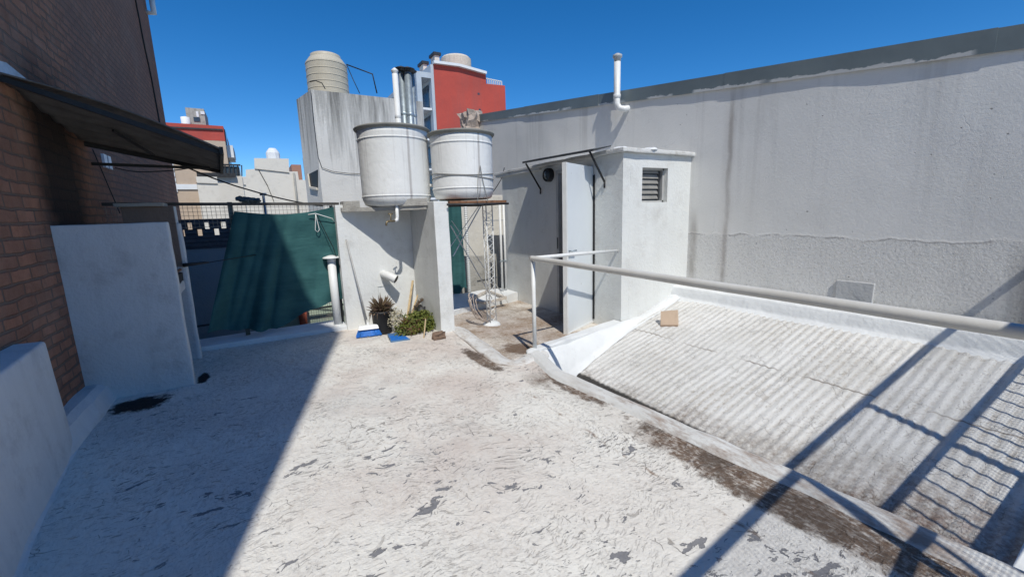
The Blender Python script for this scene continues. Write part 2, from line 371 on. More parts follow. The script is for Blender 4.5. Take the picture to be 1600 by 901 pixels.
def mk_tank():
    n = N('tank_paint'); x, y, z = n.xyz(n.obj)
    a = n.math('ARCTAN2', y, x)
    st = n.noise(1.0, 5, .6, n.vec(n.math('MULTIPLY', a, 5), n.math('MULTIPLY', z, .5), 0.0))
    c = n.mix(n.ramp(n.noise(2, 5), .35, .7), (.80, .81, .80), (.72, .73, .72))
    c = n.mix(n.ramp(st, .56, .72, 0, .55), c, (.36, .34, .33))
    d = n.math('ABSOLUTE', n.math('SUBTRACT', n.math('ADD', a, n.math('MULTIPLY', n.noise(3, 2), .04)), -1.42))
    c = n.mix(n.ramp(d, .05, .015, 0, .55), c, (.25, .22, .21))
    c = n.mix(n.ramp(n.noise(6, 6, .7), .6, .8, 0, .4), c, (.4, .38, .34))
    return n.done(c, .7, n.noise(14, 4), .006)
M['tank'] = mk_tank()

def mk_tarp():
    n = N('shade_net'); x, y, z = n.xyz()
    c = n.mix(n.ramp(n.noise(3, 5), .35, .7), (.045, .130, .130), (.026, .082, .088))
    wv = n.math('ADD', n.math('SINE', n.math('MULTIPLY', x, 900)), n.math('SINE', n.math('MULTIPLY', z, 900)))
    c = n.mix(n.ramp(n.noise(1, 6, .7, n.map(n.pos, (1, 1, 14), (0, .15, 0))), .5, .75, 0, .35), c, (.07, .17, .165))
    m = n.done(c, .75, n.noise(6, 4, .6, n.map(n.pos, (1, 1, 4))), .008, spec=.1)
    return m
M['tarp'] = mk_tarp()

def leafmat(name, a, b):
    n = N(name); c = n.mix(n.ramp(n.noise(16, 3), .35, .65), a, b); return n.done(c, .6, spec=.3)
M['leaf'] = leafmat('leaf', (.17, .19, .035), (.075, .10, .022))
M['leaf_red'] = leafmat('leaf_red', (.13, .06, .035), (.08, .085, .02))
M['agave'] = leafmat('agave', (.15, .115, .06), (.10, .06, .05))
M['dried'] = leafmat('dried', (.62, .56, .45), (.32, .30, .18))
M['cloth'] = leafmat('cloth', (.09, .12, .13), (.03, .04, .05))

# ------------------------------------------------------------------ mesh helpers
def tag(o, label=None, cat=None, group=None, kind=None):
    if label: o['label'] = label
    if cat: o['category'] = cat
    if group: o['group'] = group
    if kind: o['kind'] = kind
    return o
def thing(name, loc, label, cat, group=None):
    o = bpy.data.objects.new(name, None); COL.objects.link(o); o.location = loc; o.empty_display_size = .1
    return tag(o, label, cat, group)
def wloc(o):
    v = Vector(o.location)
    while o.parent: o = o.parent; v += Vector(o.location)
    return v
class MB:
    def __init__(s): s.bm = bmesh.new()
    def _new(s, vs, fs, smooth=False):
        v = [s.bm.verts.new(p) for p in vs]
        for f in fs:
            try:
                q = s.bm.faces.new([v[i] for i in f]); q.smooth = smooth
            except ValueError: pass
        return v
    def box(s, a, b, bev=0, res=0, amp=0, seed=0):
        x0, y0, z0 = [min(a[i], b[i]) for i in range(3)]; x1, y1, z1 = [max(a[i], b[i]) for i in range(3)]
        t = bmesh.new()
        v = [t.verts.new(p) for p in ((x0,y0,z0),(x1,y0,z0),(x1,y1,z0),(x0,y1,z0),(x0,y0,z1),(x1,y0,z1),(x1,y1,z1),(x0,y1,z1))]
        for f in ((0,3,2,1),(4,5,6,7),(0,1,5,4),(1,2,6,5),(2,3,7,6),(3,0,4,7)): t.faces.new([v[i] for i in f])
        if res:
            for ax, (lo, hi) in enumerate(((x0,x1),(y0,y1),(z0,z1))):
                k = int((hi-lo)/res)
                for i in range(1, k):
                    co = [0,0,0]; co[ax] = lo+(hi-lo)*i/k; no = [0,0,0]; no[ax] = 1
                    bmesh.ops.bisect_plane(t, geom=t.verts[:]+t.edges[:]+t.faces[:], plane_co=co, plane_no=no)
        if bev:
            ed = [e for e in t.edges if len(e.link_faces) == 2 and e.calc_face_angle(0) > .5]
            bmesh.ops.bevel(t, geom=ed, offset=bev, segments=2, profile=.6, affect='EDGES')
        if amp:
            for q in t.verts:
                q.co += Vector(noise.noise_vector(q.co*2.3+Vector((seed,0,0))))*amp + Vector(noise.noise_vector(q.co*9))*amp*.4
        s.merge(t); return s
    def merge(s, t):
        me = bpy.data.meshes.new('t'); t.to_mesh(me); s.bm.from_mesh(me); bpy.data.meshes.remove(me); t.free()
    def tube(s, pts, r, n=10, caps=True):
        pts = [Vector(p) for p in pts]; rs = r if isinstance(r, (list, tuple)) else [r]*len(pts)
        rings = []; prev = None
        for i, p in enumerate(pts):
            d = (pts[min(i+1, len(pts)-1)]-pts[max(i-1, 0)]).normalized()
            if prev is None:
                u = d.cross(Vector((0,0,1)) if abs(d.z) < .9 else Vector((1,0,0))).normalized()
            else: u = (prev - d*prev.dot(d)).normalized()
            prev = u; w = d.cross(u)
            rings.append([s.bm.verts.new(p+(u*math.cos(2*PI*k/n)+w*math.sin(2*PI*k/n))*rs[i]) for k in range(n)])
        for a, b in zip(rings, rings[1:]):
            for k in range(n):
                f = s.bm.faces.new((a[k], a[(k+1)%n], b[(k+1)%n], b[k])); f.smooth = n > 5
        if caps: s.bm.faces.new(rings[0][::-1]); s.bm.faces.new(rings[-1])
        return s
    def bar(s, a, b, w, h=None):
        """rectangular bar from a to b"""
        a = Vector(a); b = Vector(b); h = h or w; d = (b-a).normalized()
        u = d.cross(Vector((0,0,1)) if abs(d.z) < .95 else Vector((0,1,0))).normalized(); v = d.cross(u)
        vs = [p+u*sx*w/2+v*sy*h/2 for p in (a, b) for sx, sy in ((-1,-1),(1,-1),(1,1),(-1,1))]
        s._new(vs, ((0,3,2,1),(4,5,6,7),(0,1,5,4),(1,2,6,5),(2,3,7,6),(3,0,4,7))); return s
    def lathe(s, c, prof, n=40, smooth=True):
        c = Vector(c); rings = []
        for r, z in prof:
            if r < 1e-5: rings.append([s.bm.verts.new(c+Vector((0,0,z)))])
            else: rings.append([s.bm.verts.new(c+Vector((r*math.cos(2*PI*k/n), r*math.sin(2*PI*k/n), z))) for k in range(n)])
        for a, b in zip(rings, rings[1:]):
            for k in range(n):
                q = [a[k%len(a)], a[(k+1)%len(a)], b[(k+1)%len(b)], b[k%len(b)]]
                q = list(dict.fromkeys(q))
                if len(q) > 2:
                    try: f = s.bm.faces.new(q); f.smooth = smooth
                    except ValueError: pass
        return s
    def prism(s, poly, axis, a, b):
        """poly: 2-D outline; axis 0/1/2 is the extrusion axis"""
        def P(u, v, t): return {0: (t,u,v), 1: (u,t,v), 2: (u,v,t)}[axis]
        n = len(poly); vs = [P(u, v, a) for u, v in poly]+[P(u, v, b) for u, v in poly]
        s._new(vs, [tuple(range(n)), tuple(range(2*n-1, n-1, -1))]+[(i, i+n, (i+1)%n+n, (i+1)%n) for i in range(n)])
        return s
    def grid(s, f, nu, nv, smooth=True, thick=0):
        g = [[s.bm.verts.new(f(i/nu, j/nv)) for j in range(nv+1)] for i in range(nu+1)]
        fs = []
        for i in range(nu):
            for j in range(nv):
                q = s.bm.faces.new((g[i][j], g[i+1][j], g[i+1][j+1], g[i][j+1])); q.smooth = smooth; fs.append(q)
        if thick:
            bmesh.ops.recalc_face_normals(s.bm, faces=fs)
            r = bmesh.ops.solidify(s.bm, geom=fs, thickness=thick)
        return s
    def build(s, name, mat, parent=None, recalc=True, origin=None):
        if recalc: bmesh.ops.recalc_face_normals(s.bm, faces=s.bm.faces[:])
        off = wloc(parent) if parent else Vector((0,0,0))
        if origin is not None: off = off + (Vector(origin)-off)
        bmesh.ops.translate(s.bm, verts=s.bm.verts[:], vec=-off)
        me = bpy.data.meshes.new(name); s.bm.to_mesh(me); s.bm.free()
        for m in (mat if isinstance(mat, (list, tuple)) else [mat]): me.materials.append(m)
        o = bpy.data.objects.new(name, me); COL.objects.link(o)
        if parent: o.parent = parent; o.location = off - wloc(parent)
        else: o.location = off
        return o
def fbm(p, s, a): return noise.noise(Vector(p)*s)*a

XL, XW, XA, YB = -1.4136, 5.44, 4.105, 4.08
A0, B0 = .25-.26*5.2, .26
def roofz(x): return A0+B0*x

# ================================================================== SETTING
tag(MB().box((-400,-300,-13),(500,600,-12.5)).build('ground', M['far_concrete']), kind='structure')
# main deck as a slightly uneven sheet
def deck_z(x, y): return fbm((x,y,0), 1.1, .012)+fbm((x,y,3), 4, .004)
def kerb_x(y): return 2.285+(3.0-y)*.058+max(0, y-3.05)*.30
def deck_f(u, v):
    y = -4+v*10.5; x1 = kerb_x(y)+.02; x = XL-.1+u*(x1-XL+.1)
    return (x, y, deck_z(x, y))
q = MB().grid(deck_f, 120, 260)
dele = [f for f in q.bm.faces if (lambda c: c.y > 3.60+max(0, c.x-1.97)*.30 and c.x > 1.985+(c.y-3.33)*.0994 or (c.x > 2.42 and c.y > 3.45))(f.calc_center_median())]
bmesh.ops.delete(q.bm, geom=dele, context='FACES')
tag(q.build('roof_deck', M['deck'], recalc=False), kind='structure')
# building body below the deck
tag(MB().box((XL-.1,-4.5,-12.4),(5.4,6.45,-.75)).box((XL-.1,-4.5,-.78),(2.50,6.45,-.25)).build('storey_below', M['white_wall']), kind='structure')
tag(MB().box((XL-.3,6.46,-12.4),(9,30,-.9)).build('lower_roof', M['far_concrete']), kind='structure')
# entry floor in front of the hut
def entry_z(x, y):
    return -.02-.055*(x-2.1)+fbm((x,y,1), 2.2, .012)
def entry_f(u, v):
    y = 3.45+v*3.85; x0 = 1.95+(y-3.33)*.0994
    x = x0+u*(4.2-x0)
    return (x, y, entry_z(x, y))
q = MB().grid(entry_f, 80, 130)
def below(c):
    if c.x < 2.49: return c.y < 3.62+max(0, c.x-2.0)*.30
    return c.y < 3.80+(c.x-2.49)*.185
bmesh.ops.delete(q.bm, geom=[f for f in q.bm.faces if below(f.calc_center_median())], context='FACES')
tag(q.build('entry_floor', M['entry'], recalc=False), kind='structure')

def sweep(q, path, prof, step=.035, seed=0, amp=.008):
    pts = [Vector(p) for p in path]; out = []
    for i, (a, b) in enumerate(zip(pts, pts[1:])):
        p0 = pts[max(i-1, 0)]; p3 = pts[min(i+2, len(pts)-1)]; m = max(2, int((b-a).length/step))
        for k in range(m):
            t = k/m; out.append(.5*((2*a)+(b-p0)*t+(2*p0-5*a+4*b-p3)*t*t+(3*a-p0-3*b+p3)*t**3))
    out.append(pts[-1]); rows = []
    for i, p in enumerate(out):
        d = out[min(i+1, len(out)-1)]-out[max(i-1, 0)]; d.z = 0; d.normalize(); nn = Vector((d.y, -d.x, 0))
        row = []
        for o_, z_ in prof:
            c = p+nn*o_+Vector((0,0,z_)); c += Vector(noise.noise_vector(c*6+Vector((seed,0,0))))*amp; row.append(q.bm.verts.new(c))
        rows.append(row)
    for a, b in zip(rows, rows[1:]):
        for k in range(len(prof)-1): q.bm.faces.new((a[k], a[k+1], b[k+1], b[k])).smooth = True
    return q
q = MB()
sweep(q, [(2.52,3.72,0),(2.30,3.60,0),(2.13,3.55,0),(2.03,3.66,0),(2.03,3.90,0),(2.075,4.35,0),(2.12,4.85,0),(2.16,5.2,0)], [(-.12,-.05),(-.105,-.008),(-.095,.006),(-.06,.014),(.02,.016),(.06,.006),(.10,-.012),(.15,-.035),(.17,-.10)], amp=.006)
def mk_rim():
    n = N('rim_paint'); x, y, z = n.xyz()
    c = n.mix(n.ramp(n.noise(2.5, 5), .35, .7), (.70, .70, .685), (.60, .59, .565))
    f = n.math('MULTIPLY', n.ramp(n.math('ADD', z, n.math('MULTIPLY', n.noise(9, 5, .7), .03)), .026, .016), n.ramp(x, 2.12, 2.0))
    c = n.mix(n.math('MULTIPLY', f, .85), c, (.17, .12, .09))
    c = n.mix(n.ramp(n.noise(9, 7, .75), .48, .66, 0, .65), c, (.33, .25, .18))
    return n.done(c, .75, n.noise(16, 5, .65), .014)
o = q.build('membrane_border', mk_rim(), origin=(2.0,4.2,0)); tag(o, 'low rounded white rim between the deck and the brown stained entry floor', 'kerb')

# ---- left brick building
bb = thing('brick_building', (XL-2, 4, -12), 'tall dark brick party wall building rising over the left side of the terrace', 'building')
prof = [(-2.1,-12.4),(12.0,-12.4),(11.9,9.6),(.54,9.62),(-.65,10.0),(-2.1,11.2)]
MB().prism(prof, 0, XL, XL-9).build('wall', M['brick'], bb)
p1, p2 = onx((228,14), XL), onx((222,14), XL)
MB().tube([(XL-.02,11.75,5.7),(XL+.12,11.75,5.7),(XL+.12,11.75,6.0)], .05).lathe((XL+.12,11.75,6.0), ((.0,.09),(.09,.03),(.09,0),(0,0)), 14).build('vent_pipe', M['pvc'], bb)
v1 = onx((157,240), XL); v2 = onx((167,266), XL)
q = MB()
for dy in (0, .17): q.box((XL-.01, v1.y+dy, v2.z+.02), (XL+.025, v1.y+dy+.11, v1.z))
q.build('vent_plate', M['pvc'], bb)
q = MB(); pts = []
for k in range(30):
    t = k/29; y = 10.2+1.0*t+.1*noise.noise(Vector((t*5,0,0))); pts.append((XL+.012, y, 7.2-4.3*t))
q.tube(pts, .012, 5).build('cable', M['black'], bb)
v = onx((78,525), XL)
pts = [(XL+.012, 6.3+.12*noise.noise(Vector((t*3.,1,0)))+.55*t/10, 2.3-t*.06) for t in range(12)]
MB().tube(pts, .005, 5).build('drop_cable', M['black'], bb)

# ---- grey factory wall on the right
gw = thing('factory_building', (XW+3, 3, -12), 'long grey rendered wall with sloping zinc capped top closing the right side', 'building')
def wt(y): return 2.72+.131*y
yy0, yy1 = -6, 10.8
q = MB()
def wf(u, v):
    y = yy0+u*(yy1-yy0); z = -1.5+v*(wt(y)-.02+1.5)
    return (XW+fbm((0,y,z), .8, .012)+fbm((2,y,z), 3, .004), y, z)
q.grid(wf, 180, 40)
q.prism([(yy0,-12.4),(yy1,-12.4),(yy1,wt(yy1)-.03),(yy0,wt(yy0)-.03)], 0, XW+.06, XW+7)
q.build('wall', M['grey_wall'], gw, recalc=False)
q = MB()
ys = [-6, -3.6, -1.2, 1.2, 3.6, 6.0, 8.4, 10.85]
for i, (a, b) in enumerate(zip(ys, ys[1:])):
    zo = .004*(i % 2); xo = .004*(i % 2)
    q.prism([(XW-.020-xo, -.185), (XW-.013-xo, -.185), (XW-.013-xo, -.02), (XW+.4, -.02), (XW+.4, 0.0+zo), (XW-.020-xo, 0.0+zo)], 1, a, b+.02)
    for vtx in q.bm.verts[-12:]: vtx.co.z += wt(vtx.co.y)
q.build('zinc_cap', M['cap'], gw)
a = onx((1308,437), XW); b = onx((1362,486), XW)
MB().box((XW-.022, b.y, b.z+.0), (XW+.02, a.y, a.z), .008, .08, .004).build('render_patch', M['concrete'] if False else plaster('patch_render', (.50,.51,.515), g=.2, bump=.01), gw)
# dark scrap on the ledge
c0 = onx((1337,478), XW-.1)
t = bmesh.new(); bmesh.ops.create_icosphere(t, subdivisions=2, radius=.06)
for vv in t.verts: vv.co = Vector((vv.co.x*.8, vv.co.y*1.4, vv.co.z*.5))+Vector(noise.noise_vector(vv.co*30))*.02
q = MB(); bmesh.ops.translate(t, verts=t.verts[:], vec=Vector((XW-.1, c0.y, .405))); q.merge(t)
o = q.build('debris_lump', M['black'], origin=(XW-.1, c0.y, .39)); tag(o, 'small black lump lying on the ledge at the foot of the grey wall', 'debris')
# vent pipe at the wall top
vp = thing('flue_pipe', (5.36, 5.46, 3.15), 'white round vent pipe elbowed out of the grey wall and rising above its zinc cap', 'vent pipe')
e1 = onx((971,168), XW)
MB().tube([(XW+.05, 5.30, 3.14),(XW-.06, 5.34, 3.12),(XW-.11, 5.40, 3.14),(XW-.13, 5.44, 3.22),(XW-.13, 5.44, 3.92)], .052, 16).build('pipe', M['pvc'], vp)
MB().lathe((XW-.13,5.44,3.88), ((.0,.10),(.03,.10),(.075,.075),(.075,.04),(.055,.03),(.055,-.02),(.0,-.02)), 20).build('cowl', plain('cowl_grey',(.45,.47,.48),.5), vp)
MB().lathe((XW-.13,5.44,3.30), ((.052,0),(.06,.005),(.06,.06),(.052,.065)), 16).build('collar', M['pvc'], vp)
# small duct fins behind (the tall shadow caster beside the flue)

# ---- corrugated roof
cr = thing('corrugated_roof', (3.8, 1.8, -.5), 'white painted corrugated sheet roof sloping up to the grey wall', 'roof')
def cf(u, v):
    x = 2.42+u*(5.16-2.42); y = .30+v*(4.0-.30)
    y2 = y
    return (x, y2, roofz(x)+.0046*math.sin(2*PI*y/.076+.5*noise.noise(Vector((x*1.5,y*2,0))))*(.75+.6*noise.noise(Vector((x*2.2,y*2.2,4))))+fbm((x,y,5), 1.5, .012)+fbm((x,y,9),7,.003)+(.006 if x > 4.13 else 0))
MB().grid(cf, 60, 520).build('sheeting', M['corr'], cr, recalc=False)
# folded membrane flashing along the wall
def ff(u, v):
    y = .2+u*3.9
    pr = [(4.98, roofz(4.98)-.004), (5.05, roofz(5.05)+.012), (5.09, roofz(5.09)+.03), (5.12, .33), (5.145, .375), (5.20,.392), (5.32, .385), (5.42, .39), (5.445, .425)]
    k = v*(len(pr)-1); i = min(int(k), len(pr)-2); t = k-i
    x = pr[i][0]*(1-t)+pr[i+1][0]*t; z = pr[i][1]*(1-t)+pr[i+1][1]*t
    w = fbm((x,y,z), 5, .010)+fbm((x,y*2.5,z), 14, .005)
    return (x+w*.8, y, z+w*.6)
MB().grid(ff, 240, 32).build('flashing', M['membrane'], cr, recalc=False)
# membrane ramp from the entry kerb down to the sheets
P = [(2.40,3.50,.0),(2.49,3.74,.02),(3.0,3.86,.015),(3.6,3.97,.01),(4.1,4.075,.01),(4.45,4.085,.03),(4.75,4.085,.13),(5.1,4.085,.25),(5.46,4.085,.39)]
Q = [(2.47,3.10,-.40),(2.62,3.40,-.405),(2.98,3.60,-.325),(3.5,3.72,-.185),(3.95,3.80,-.07),(4.3,3.83,.02),(4.6,3.85,.10),(4.9,3.87,.18),(5.15,3.9,.26)]
def lerp(L, t):
    k = t*(len(L)-1); i = min(int(k), len(L)-2); s_ = k-i
    return Vector(L[i])*(1-s_)+Vector(L[i+1])*s_
def rf(u, v):
    a = lerp(P, u); b = lerp(Q, u)
    w = v
    p = a*(1-w)+b*w
    p.z += .05*math.sin(PI*min(1, v*1.3))*(1 if u < .55 else .3)
    if v < .06: p.z = a.z
    n3 = Vector(noise.noise_vector(p*4))*.010+Vector(noise.noise_vector(p*13))*.004
    return p+n3
MB().grid(rf, 120, 26).build('membrane_ramp', M['membrane'], cr, recalc=False)
# kerb beside the sheets
q = MB()
def kf(u, v):
    y = -4+u*7.66; xk = kerb_x(y)+.010*noise.noise(Vector((0,y*1.5,0)))
    pr = [(-.11,-.004),(-.08,.022),(-.03,.036),(.02,.038),(.05,.02),(.058,-.03),(.062,-.55)]
    k = v*(len(pr)-1); i = min(int(k), len(pr)-2); t = k-i
    x = xk+pr[i][0]*(1-t)+pr[i+1][0]*t; z = pr[i][1]*(1-t)+pr[i+1][1]*t
    return (x+fbm((x,y,z),6,.008), y, z+fbm((x,y,z),5,.008))
def mk_kerb():
    n = N('kerb_paint')
    c = n.mix(n.ramp(n.noise(2.5, 5), .35, .7), (.70, .71, .70), (.60, .60, .58))
    x, y, z = n.xyz()
    f = n.math('MULTIPLY', n.ramp(n.noise(5, 6, .7, n.map(n.pos,(2,.6,1))), .46, .62), n.ramp(y, 3.0, 2.2, 0, .75))
    c = n.mix(f, c, (.25, .165, .115))
    return n.done(c, .75, n.noise(22, 5, .65, n.map(n.pos,(1.5,.5,1))), .014)
M['kerb'] = mk_kerb()
q.grid(kf, 260, 24); o = q.build('roof_kerb', M['kerb'], recalc=False, origin=(2.47, 1.5, 0)); tag(o, 'long low white painted kerb stained brown between the deck and corrugated roof', 'kerb')
# end ledge of the corrugated roof
q = MB().box((2.64,-.6,-.6),(5.40,.30,-.3))
q.prism([(2.64, roofz(2.64)-.25),(5.42, roofz(5.42)-.25),(5.42, roofz(5.42)+.02),(2.64, roofz(2.64)+.02)], 1, -.6, .33)
o = q.build('roof_upstand', M['concrete'] if False else M['membrane'], origin=(4,0,-.3)); tag(o, 'smooth pale cement ledge ending the corrugated roof at the bottom right', 'ledge')

# ---- far kerb of deck
o = MB().box((XL,6.05,-.3),(.92,6.50,.055), .02, .12, .012).build('deck_upstand', M['membrane'], origin=(-.3,6.3,0)); tag(o, 'low white upstand at the far end of the deck below the green netting', 'kerb')
# ledge/plinth along left wall
q = MB()
q.prism([(XL-.01,-.1),(-1.20,-.1),(-1.235,.03),(-1.28,.13),(-1.33,.165),(XL-.01,.17)], 1, 3.7, 4.83)
for k in range(1, 12): bmesh.ops.bisect_plane(q.bm, geom=q.bm.verts[:]+q.bm.edges[:]+q.bm.faces[:], plane_co=(0,3.7+k*.095,0), plane_no=(0,1,0))
for vv in q.bm.verts: vv.co += Vector(noise.noise_vector(vv.co*4))*.015
o = q.build('wall_plinth', M['block_white'], origin=(-1.3,4.3,0)); tag(o, 'low sloped white plinth at the foot of the brick wall beside the grill', 'plinth')
# big white block in the left foreground
q = MB()
t = bmesh.new()
vs = [(-2.6,-1.0,-.1),(-.62,-1.0,-.1),(-1.255,3.89,-.1),(-2.6,3.95,-.1),(-2.6,-1.0,.83),(-.90,-1.0,.80),(-1.275,3.88,.775),(-2.6,3.92,.80)]
vv = [t.verts.new(p) for p in vs]
for f in ((0,3,2,1),(4,5,6,7),(0,1,5,4),(1,2,6,5),(2,3,7,6),(3,0,4,7)): t.faces.new([vv[i] for i in f])
bmesh.ops.bevel(t, geom=t.edges[:], offset=.018, segments=2, profile=.5, affect='EDGES')
for k in range(1, 30): bmesh.ops.bisect_plane(t, geom=t.verts[:]+t.edges[:]+t.faces[:], plane_co=(0,-1+k*.165,0), plane_no=(0,1,0))
for k in range(1, 6): bmesh.ops.bisect_plane(t, geom=t.verts[:]+t.edges[:]+t.faces[:], plane_co=(0,0,k*.13), plane_no=(0,0,1))
for w in t.verts: w.co += Vector(noise.noise_vector(w.co*2))*.010
for f in t.faces: f.smooth = True
q.merge(t)
def block_f(u, v):
    y = -1.0+u*4.86; xb = -1.255+(3.89-y)*.130
    pr = [(-.03,.05),(-.014,.022),(0.0,.008),(.015,.0),(.03,-.012)]
    k = v*4; i = min(int(k), 3); s_ = k-i
    return (xb+pr[i][0]*(1-s_)+pr[i+1][0]*s_+fbm((0,y,v),3,.01), y, pr[i][1]*(1-s_)+pr[i+1][1]*s_)
q.grid(block_f, 50, 10)
o = q.build('parapet_block', M['block_white'], origin=(-1.8,1.5,0)); tag(o, 'thick white rendered parapet with rounded top edge in the left foreground', 'parapet')

# ================================================================== GRILL
g = thing('brick_grill', (-1.05, 5.3, 0), 'white walled built in barbecue with side panels against the brick wall', 'barbecue')
MB().box((XL-.02,4.82,-.02),(-.675,4.915,1.515), .012, .1, .008).build('near_panel', M['panel_white'], g)
def mk_grillpanel():
    n = N('grill_panel'); x, y, z = n.xyz()
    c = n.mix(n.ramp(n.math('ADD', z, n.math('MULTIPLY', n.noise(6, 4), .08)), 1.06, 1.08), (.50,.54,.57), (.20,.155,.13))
    c = n.mix(n.ramp(x, -.735, -.725), c, (.62,.66,.68))
    return n.done(c, .9, n.noise(20, 4), .01)
MB().box((XL-.02,5.72,-.02),(-.70,5.83,1.50), .012, .1, .008).box((-1.15,5.722,1.50),(-.72,5.828,1.68), .006, .1, .006).build('far_panel', mk_grillpanel(), g)
MB().box((XL,4.92,.88),(-.74,5.71,.98), .01, .1, .012).build('counter', M['dark_gap'], g)
MB().box((-.79,4.93,.80),(-.73,5.70,.895), .02, .08, .02).build('broken_edge', M['panel_white'], g)
q = MB()
for k in range(9): q.tube([(-1.35,5.0+k*.08,1.02),(-.75,5.0+k*.08,1.02)], .006, 5)
q.bar((-.75,4.96,1.02),(-.75,5.68,1.02),.02); q.build('grate', M['rust'], g)
MB().box((-1.19,5.66,1.68),(-.80,5.9,1.715), .005, .1, .008).build('top_slab', M['concrete'], g)
o = MB().tube([(-.72,5.68,1.06),(-.55,5.8,1.065),(-.5,5.82,1.062)], [.02,.014,.006], 8).tube([(-.5,5.82,1.062),(.02,6.28,1.09)], .005, 6).build('grill_spit', M['black'], origin=(-.6,5.75,1.06)); tag(o, 'thin black iron rod reaching out from the grill shelf towards the netting', 'rod')

# ================================================================== AWNING
aw = thing('awning', (XL, 5.5, 2.3), 'dark sagging sheet metal awning fixed to the brick wall above the grill', 'awning')
C00, C01 = Vector((XL-.02,4.40,2.56)), Vector((-.19,4.62,2.135))
C10, C11 = Vector((XL-.02,6.15,2.36)), Vector((-.30,6.62,2.15))
def af(u, v):
    a = C00.lerp(C01, u); b = C10.lerp(C11, u); p = a.lerp(b, v)
    p.z += .05*math.sin(PI*u)*(1-v) - .01*math.sin(PI*v)+.012*math.sin(v*26*PI/2)*1.0
    return p
MB().grid(af, 20, 90, thick=.012).build('sheet', plain('awning_sheet', (.15,.14,.13), .8, .3, 5, .1, spec=.2), aw)
fp0, fp1, fp2, fp3 = onx((0,97), XL), onx((43,131), XL), onx((0,123), XL), onx((-60,80), XL)
q = MB(); q._new([fp3+Vector((.012,0,0)), fp0+Vector((.012,0,0)), fp1+Vector((.012,0,0)), fp2+Vector((.012,0,0))]+[fp3+Vector((.03,0,0)), fp0+Vector((.03,0,0)), fp1+Vector((.03,0,0)), fp2+Vector((.03,0,0))], ((0,1,2,3),(7,6,5,4),(0,4,5,1),(1,5,6,2),(2,6,7,3),(3,7,4,0))); q.build('wall_flashing', M['galv'], aw)
q = MB().bar(C01+Vector((.0,0,-.015)), C11+Vector((0,0,-.02)), .03, .06); q.bar(C00+Vector((0,.05,-.03)), C01+Vector((0,.05,-.03)), .03,.04)
q.bar(C10+Vector((0,-.05,-.03)), C11+Vector((0,-.05,-.03)), .03,.04)
q.build('frame', M['black'], aw)
ra = onx((143,256), XL); rb = ony((328,263), 6.3)
MB().bar(ra, rb, .025, .03).build('support_rod', M['black'], aw)
MB().bar((-1.0,5.2,2.33),(-.8,5.6,2.18), .02).build('stay', M['dark_metal'], aw)

# ================================================================== FENCE, NET
yf = 6.30
fe = thing('wire_fence', (0, yf, 0), 'rusty framed wire mesh fence carrying the green netting at the far side', 'fence')
fa = ony((180,319), yf); fb = ony((545,320), yf); fz = 1.73
q = MB().bar((XL, yf, fz),(1.0, yf, 1.70), .03, .035); q.build('top_rail', plain('dark_paint',(.07,.065,.06),.7), fe)
px = ony((361,335), yf).x
MB().bar((px,yf+.03,0),(px,yf+.03,1.74),.05).build('post', plain('post_green',(.10,.12,.11),.7), fe)
MB().bar((.90,yf+.03,0),(.90,yf+.03,1.68),.04).build('post', M['dark_metal'], fe)
q = MB(); k = XL+.02
while k < .95: q.bar((k,yf+.005,1.44),(k,yf+.005,1.71),.004); k += .045
k = .45
while k < .9: q.bar((k,yf+.005,.10),(k,yf+.005,.5),.004); k += .03
z = .12
while z < .5: q.bar((.45,yf+.005,z),(.9,yf+.005,z),.004); z += .03
z = 1.45
while z < 1.71: q.bar((XL,yf+.005,z),(.95,yf+.005,z),.004); z += .045
q.build('wire_mesh', plain('wire',(.30,.26,.22),.6,metal=.3), fe)
MB().bar((XL,yf+.02,.24),(.95,yf+.02,.30),.022).build('bottom_rail', M['dark_metal'], fe)
# netting
yt = yf-.05
TL, TR = ony((366,330), yt), ony((526,322), yt); BL0 = ony((328,512), yt); BM0 = ony((432,512), yt); BR0 = ony((543,463), yt)
M3 = ony((487,481), yt)
def tf(u, v):
    top = TL.lerp(TR, u); top.z -= .07*math.sin(PI*min(1,u*1.0))+(.0)
    # bottom outline through four points
    pts = [BL0, BL0.lerp(BM0,.55), BM0, M3, BR0]
    k = u*4; i = min(int(k), 3); b = pts[i].lerp(pts[i+1], k-i)
    p = top.lerp(b, v)
    fold = .07*math.sin(u*26+v*1.8)*(1-u)**1.5*min(1,.25+v)+.09*math.sin(u*11+1)*(1-u)*v
    p.y += -abs(fold)*1.2-.02-.015*math.sin(u*14+v*9)*v + fbm((u*3,v*3,0), 2, .02)
    p.y -= .10*v*(1-u)*math.sin(PI*v*.7)
    p.z += .012*math.sin(u*30)*v
    return p
o = MB().grid(tf, 90, 50).build('shade_netting', M['tarp'], recalc=False, origin=(.2,yt,0)); tag(o, 'dark green shade netting hung from the fence rail, half in sun', 'netting')
# white tie rope
ra = ony((493,335), yt-.07)
q = MB()
q.tube([ra+Vector((-.09,0,.0)), ra+Vector((0,-.01,.012)), ra+Vector((.2,.0,-.06)), (.93,yt,1.43)], .006, 6)
for s_ in (-.02, .02):
    q.tube([ra+Vector((s_*t_/4, -.015, -.04*t_)) for t_ in range(6)]+[ra+Vector((.0,-.015,-.23))], .005, 6)
o = q.build('tie_rope', M['pvc'], origin=ra); tag(o, 'white rope knotted to the upper right of the green netting', 'rope')
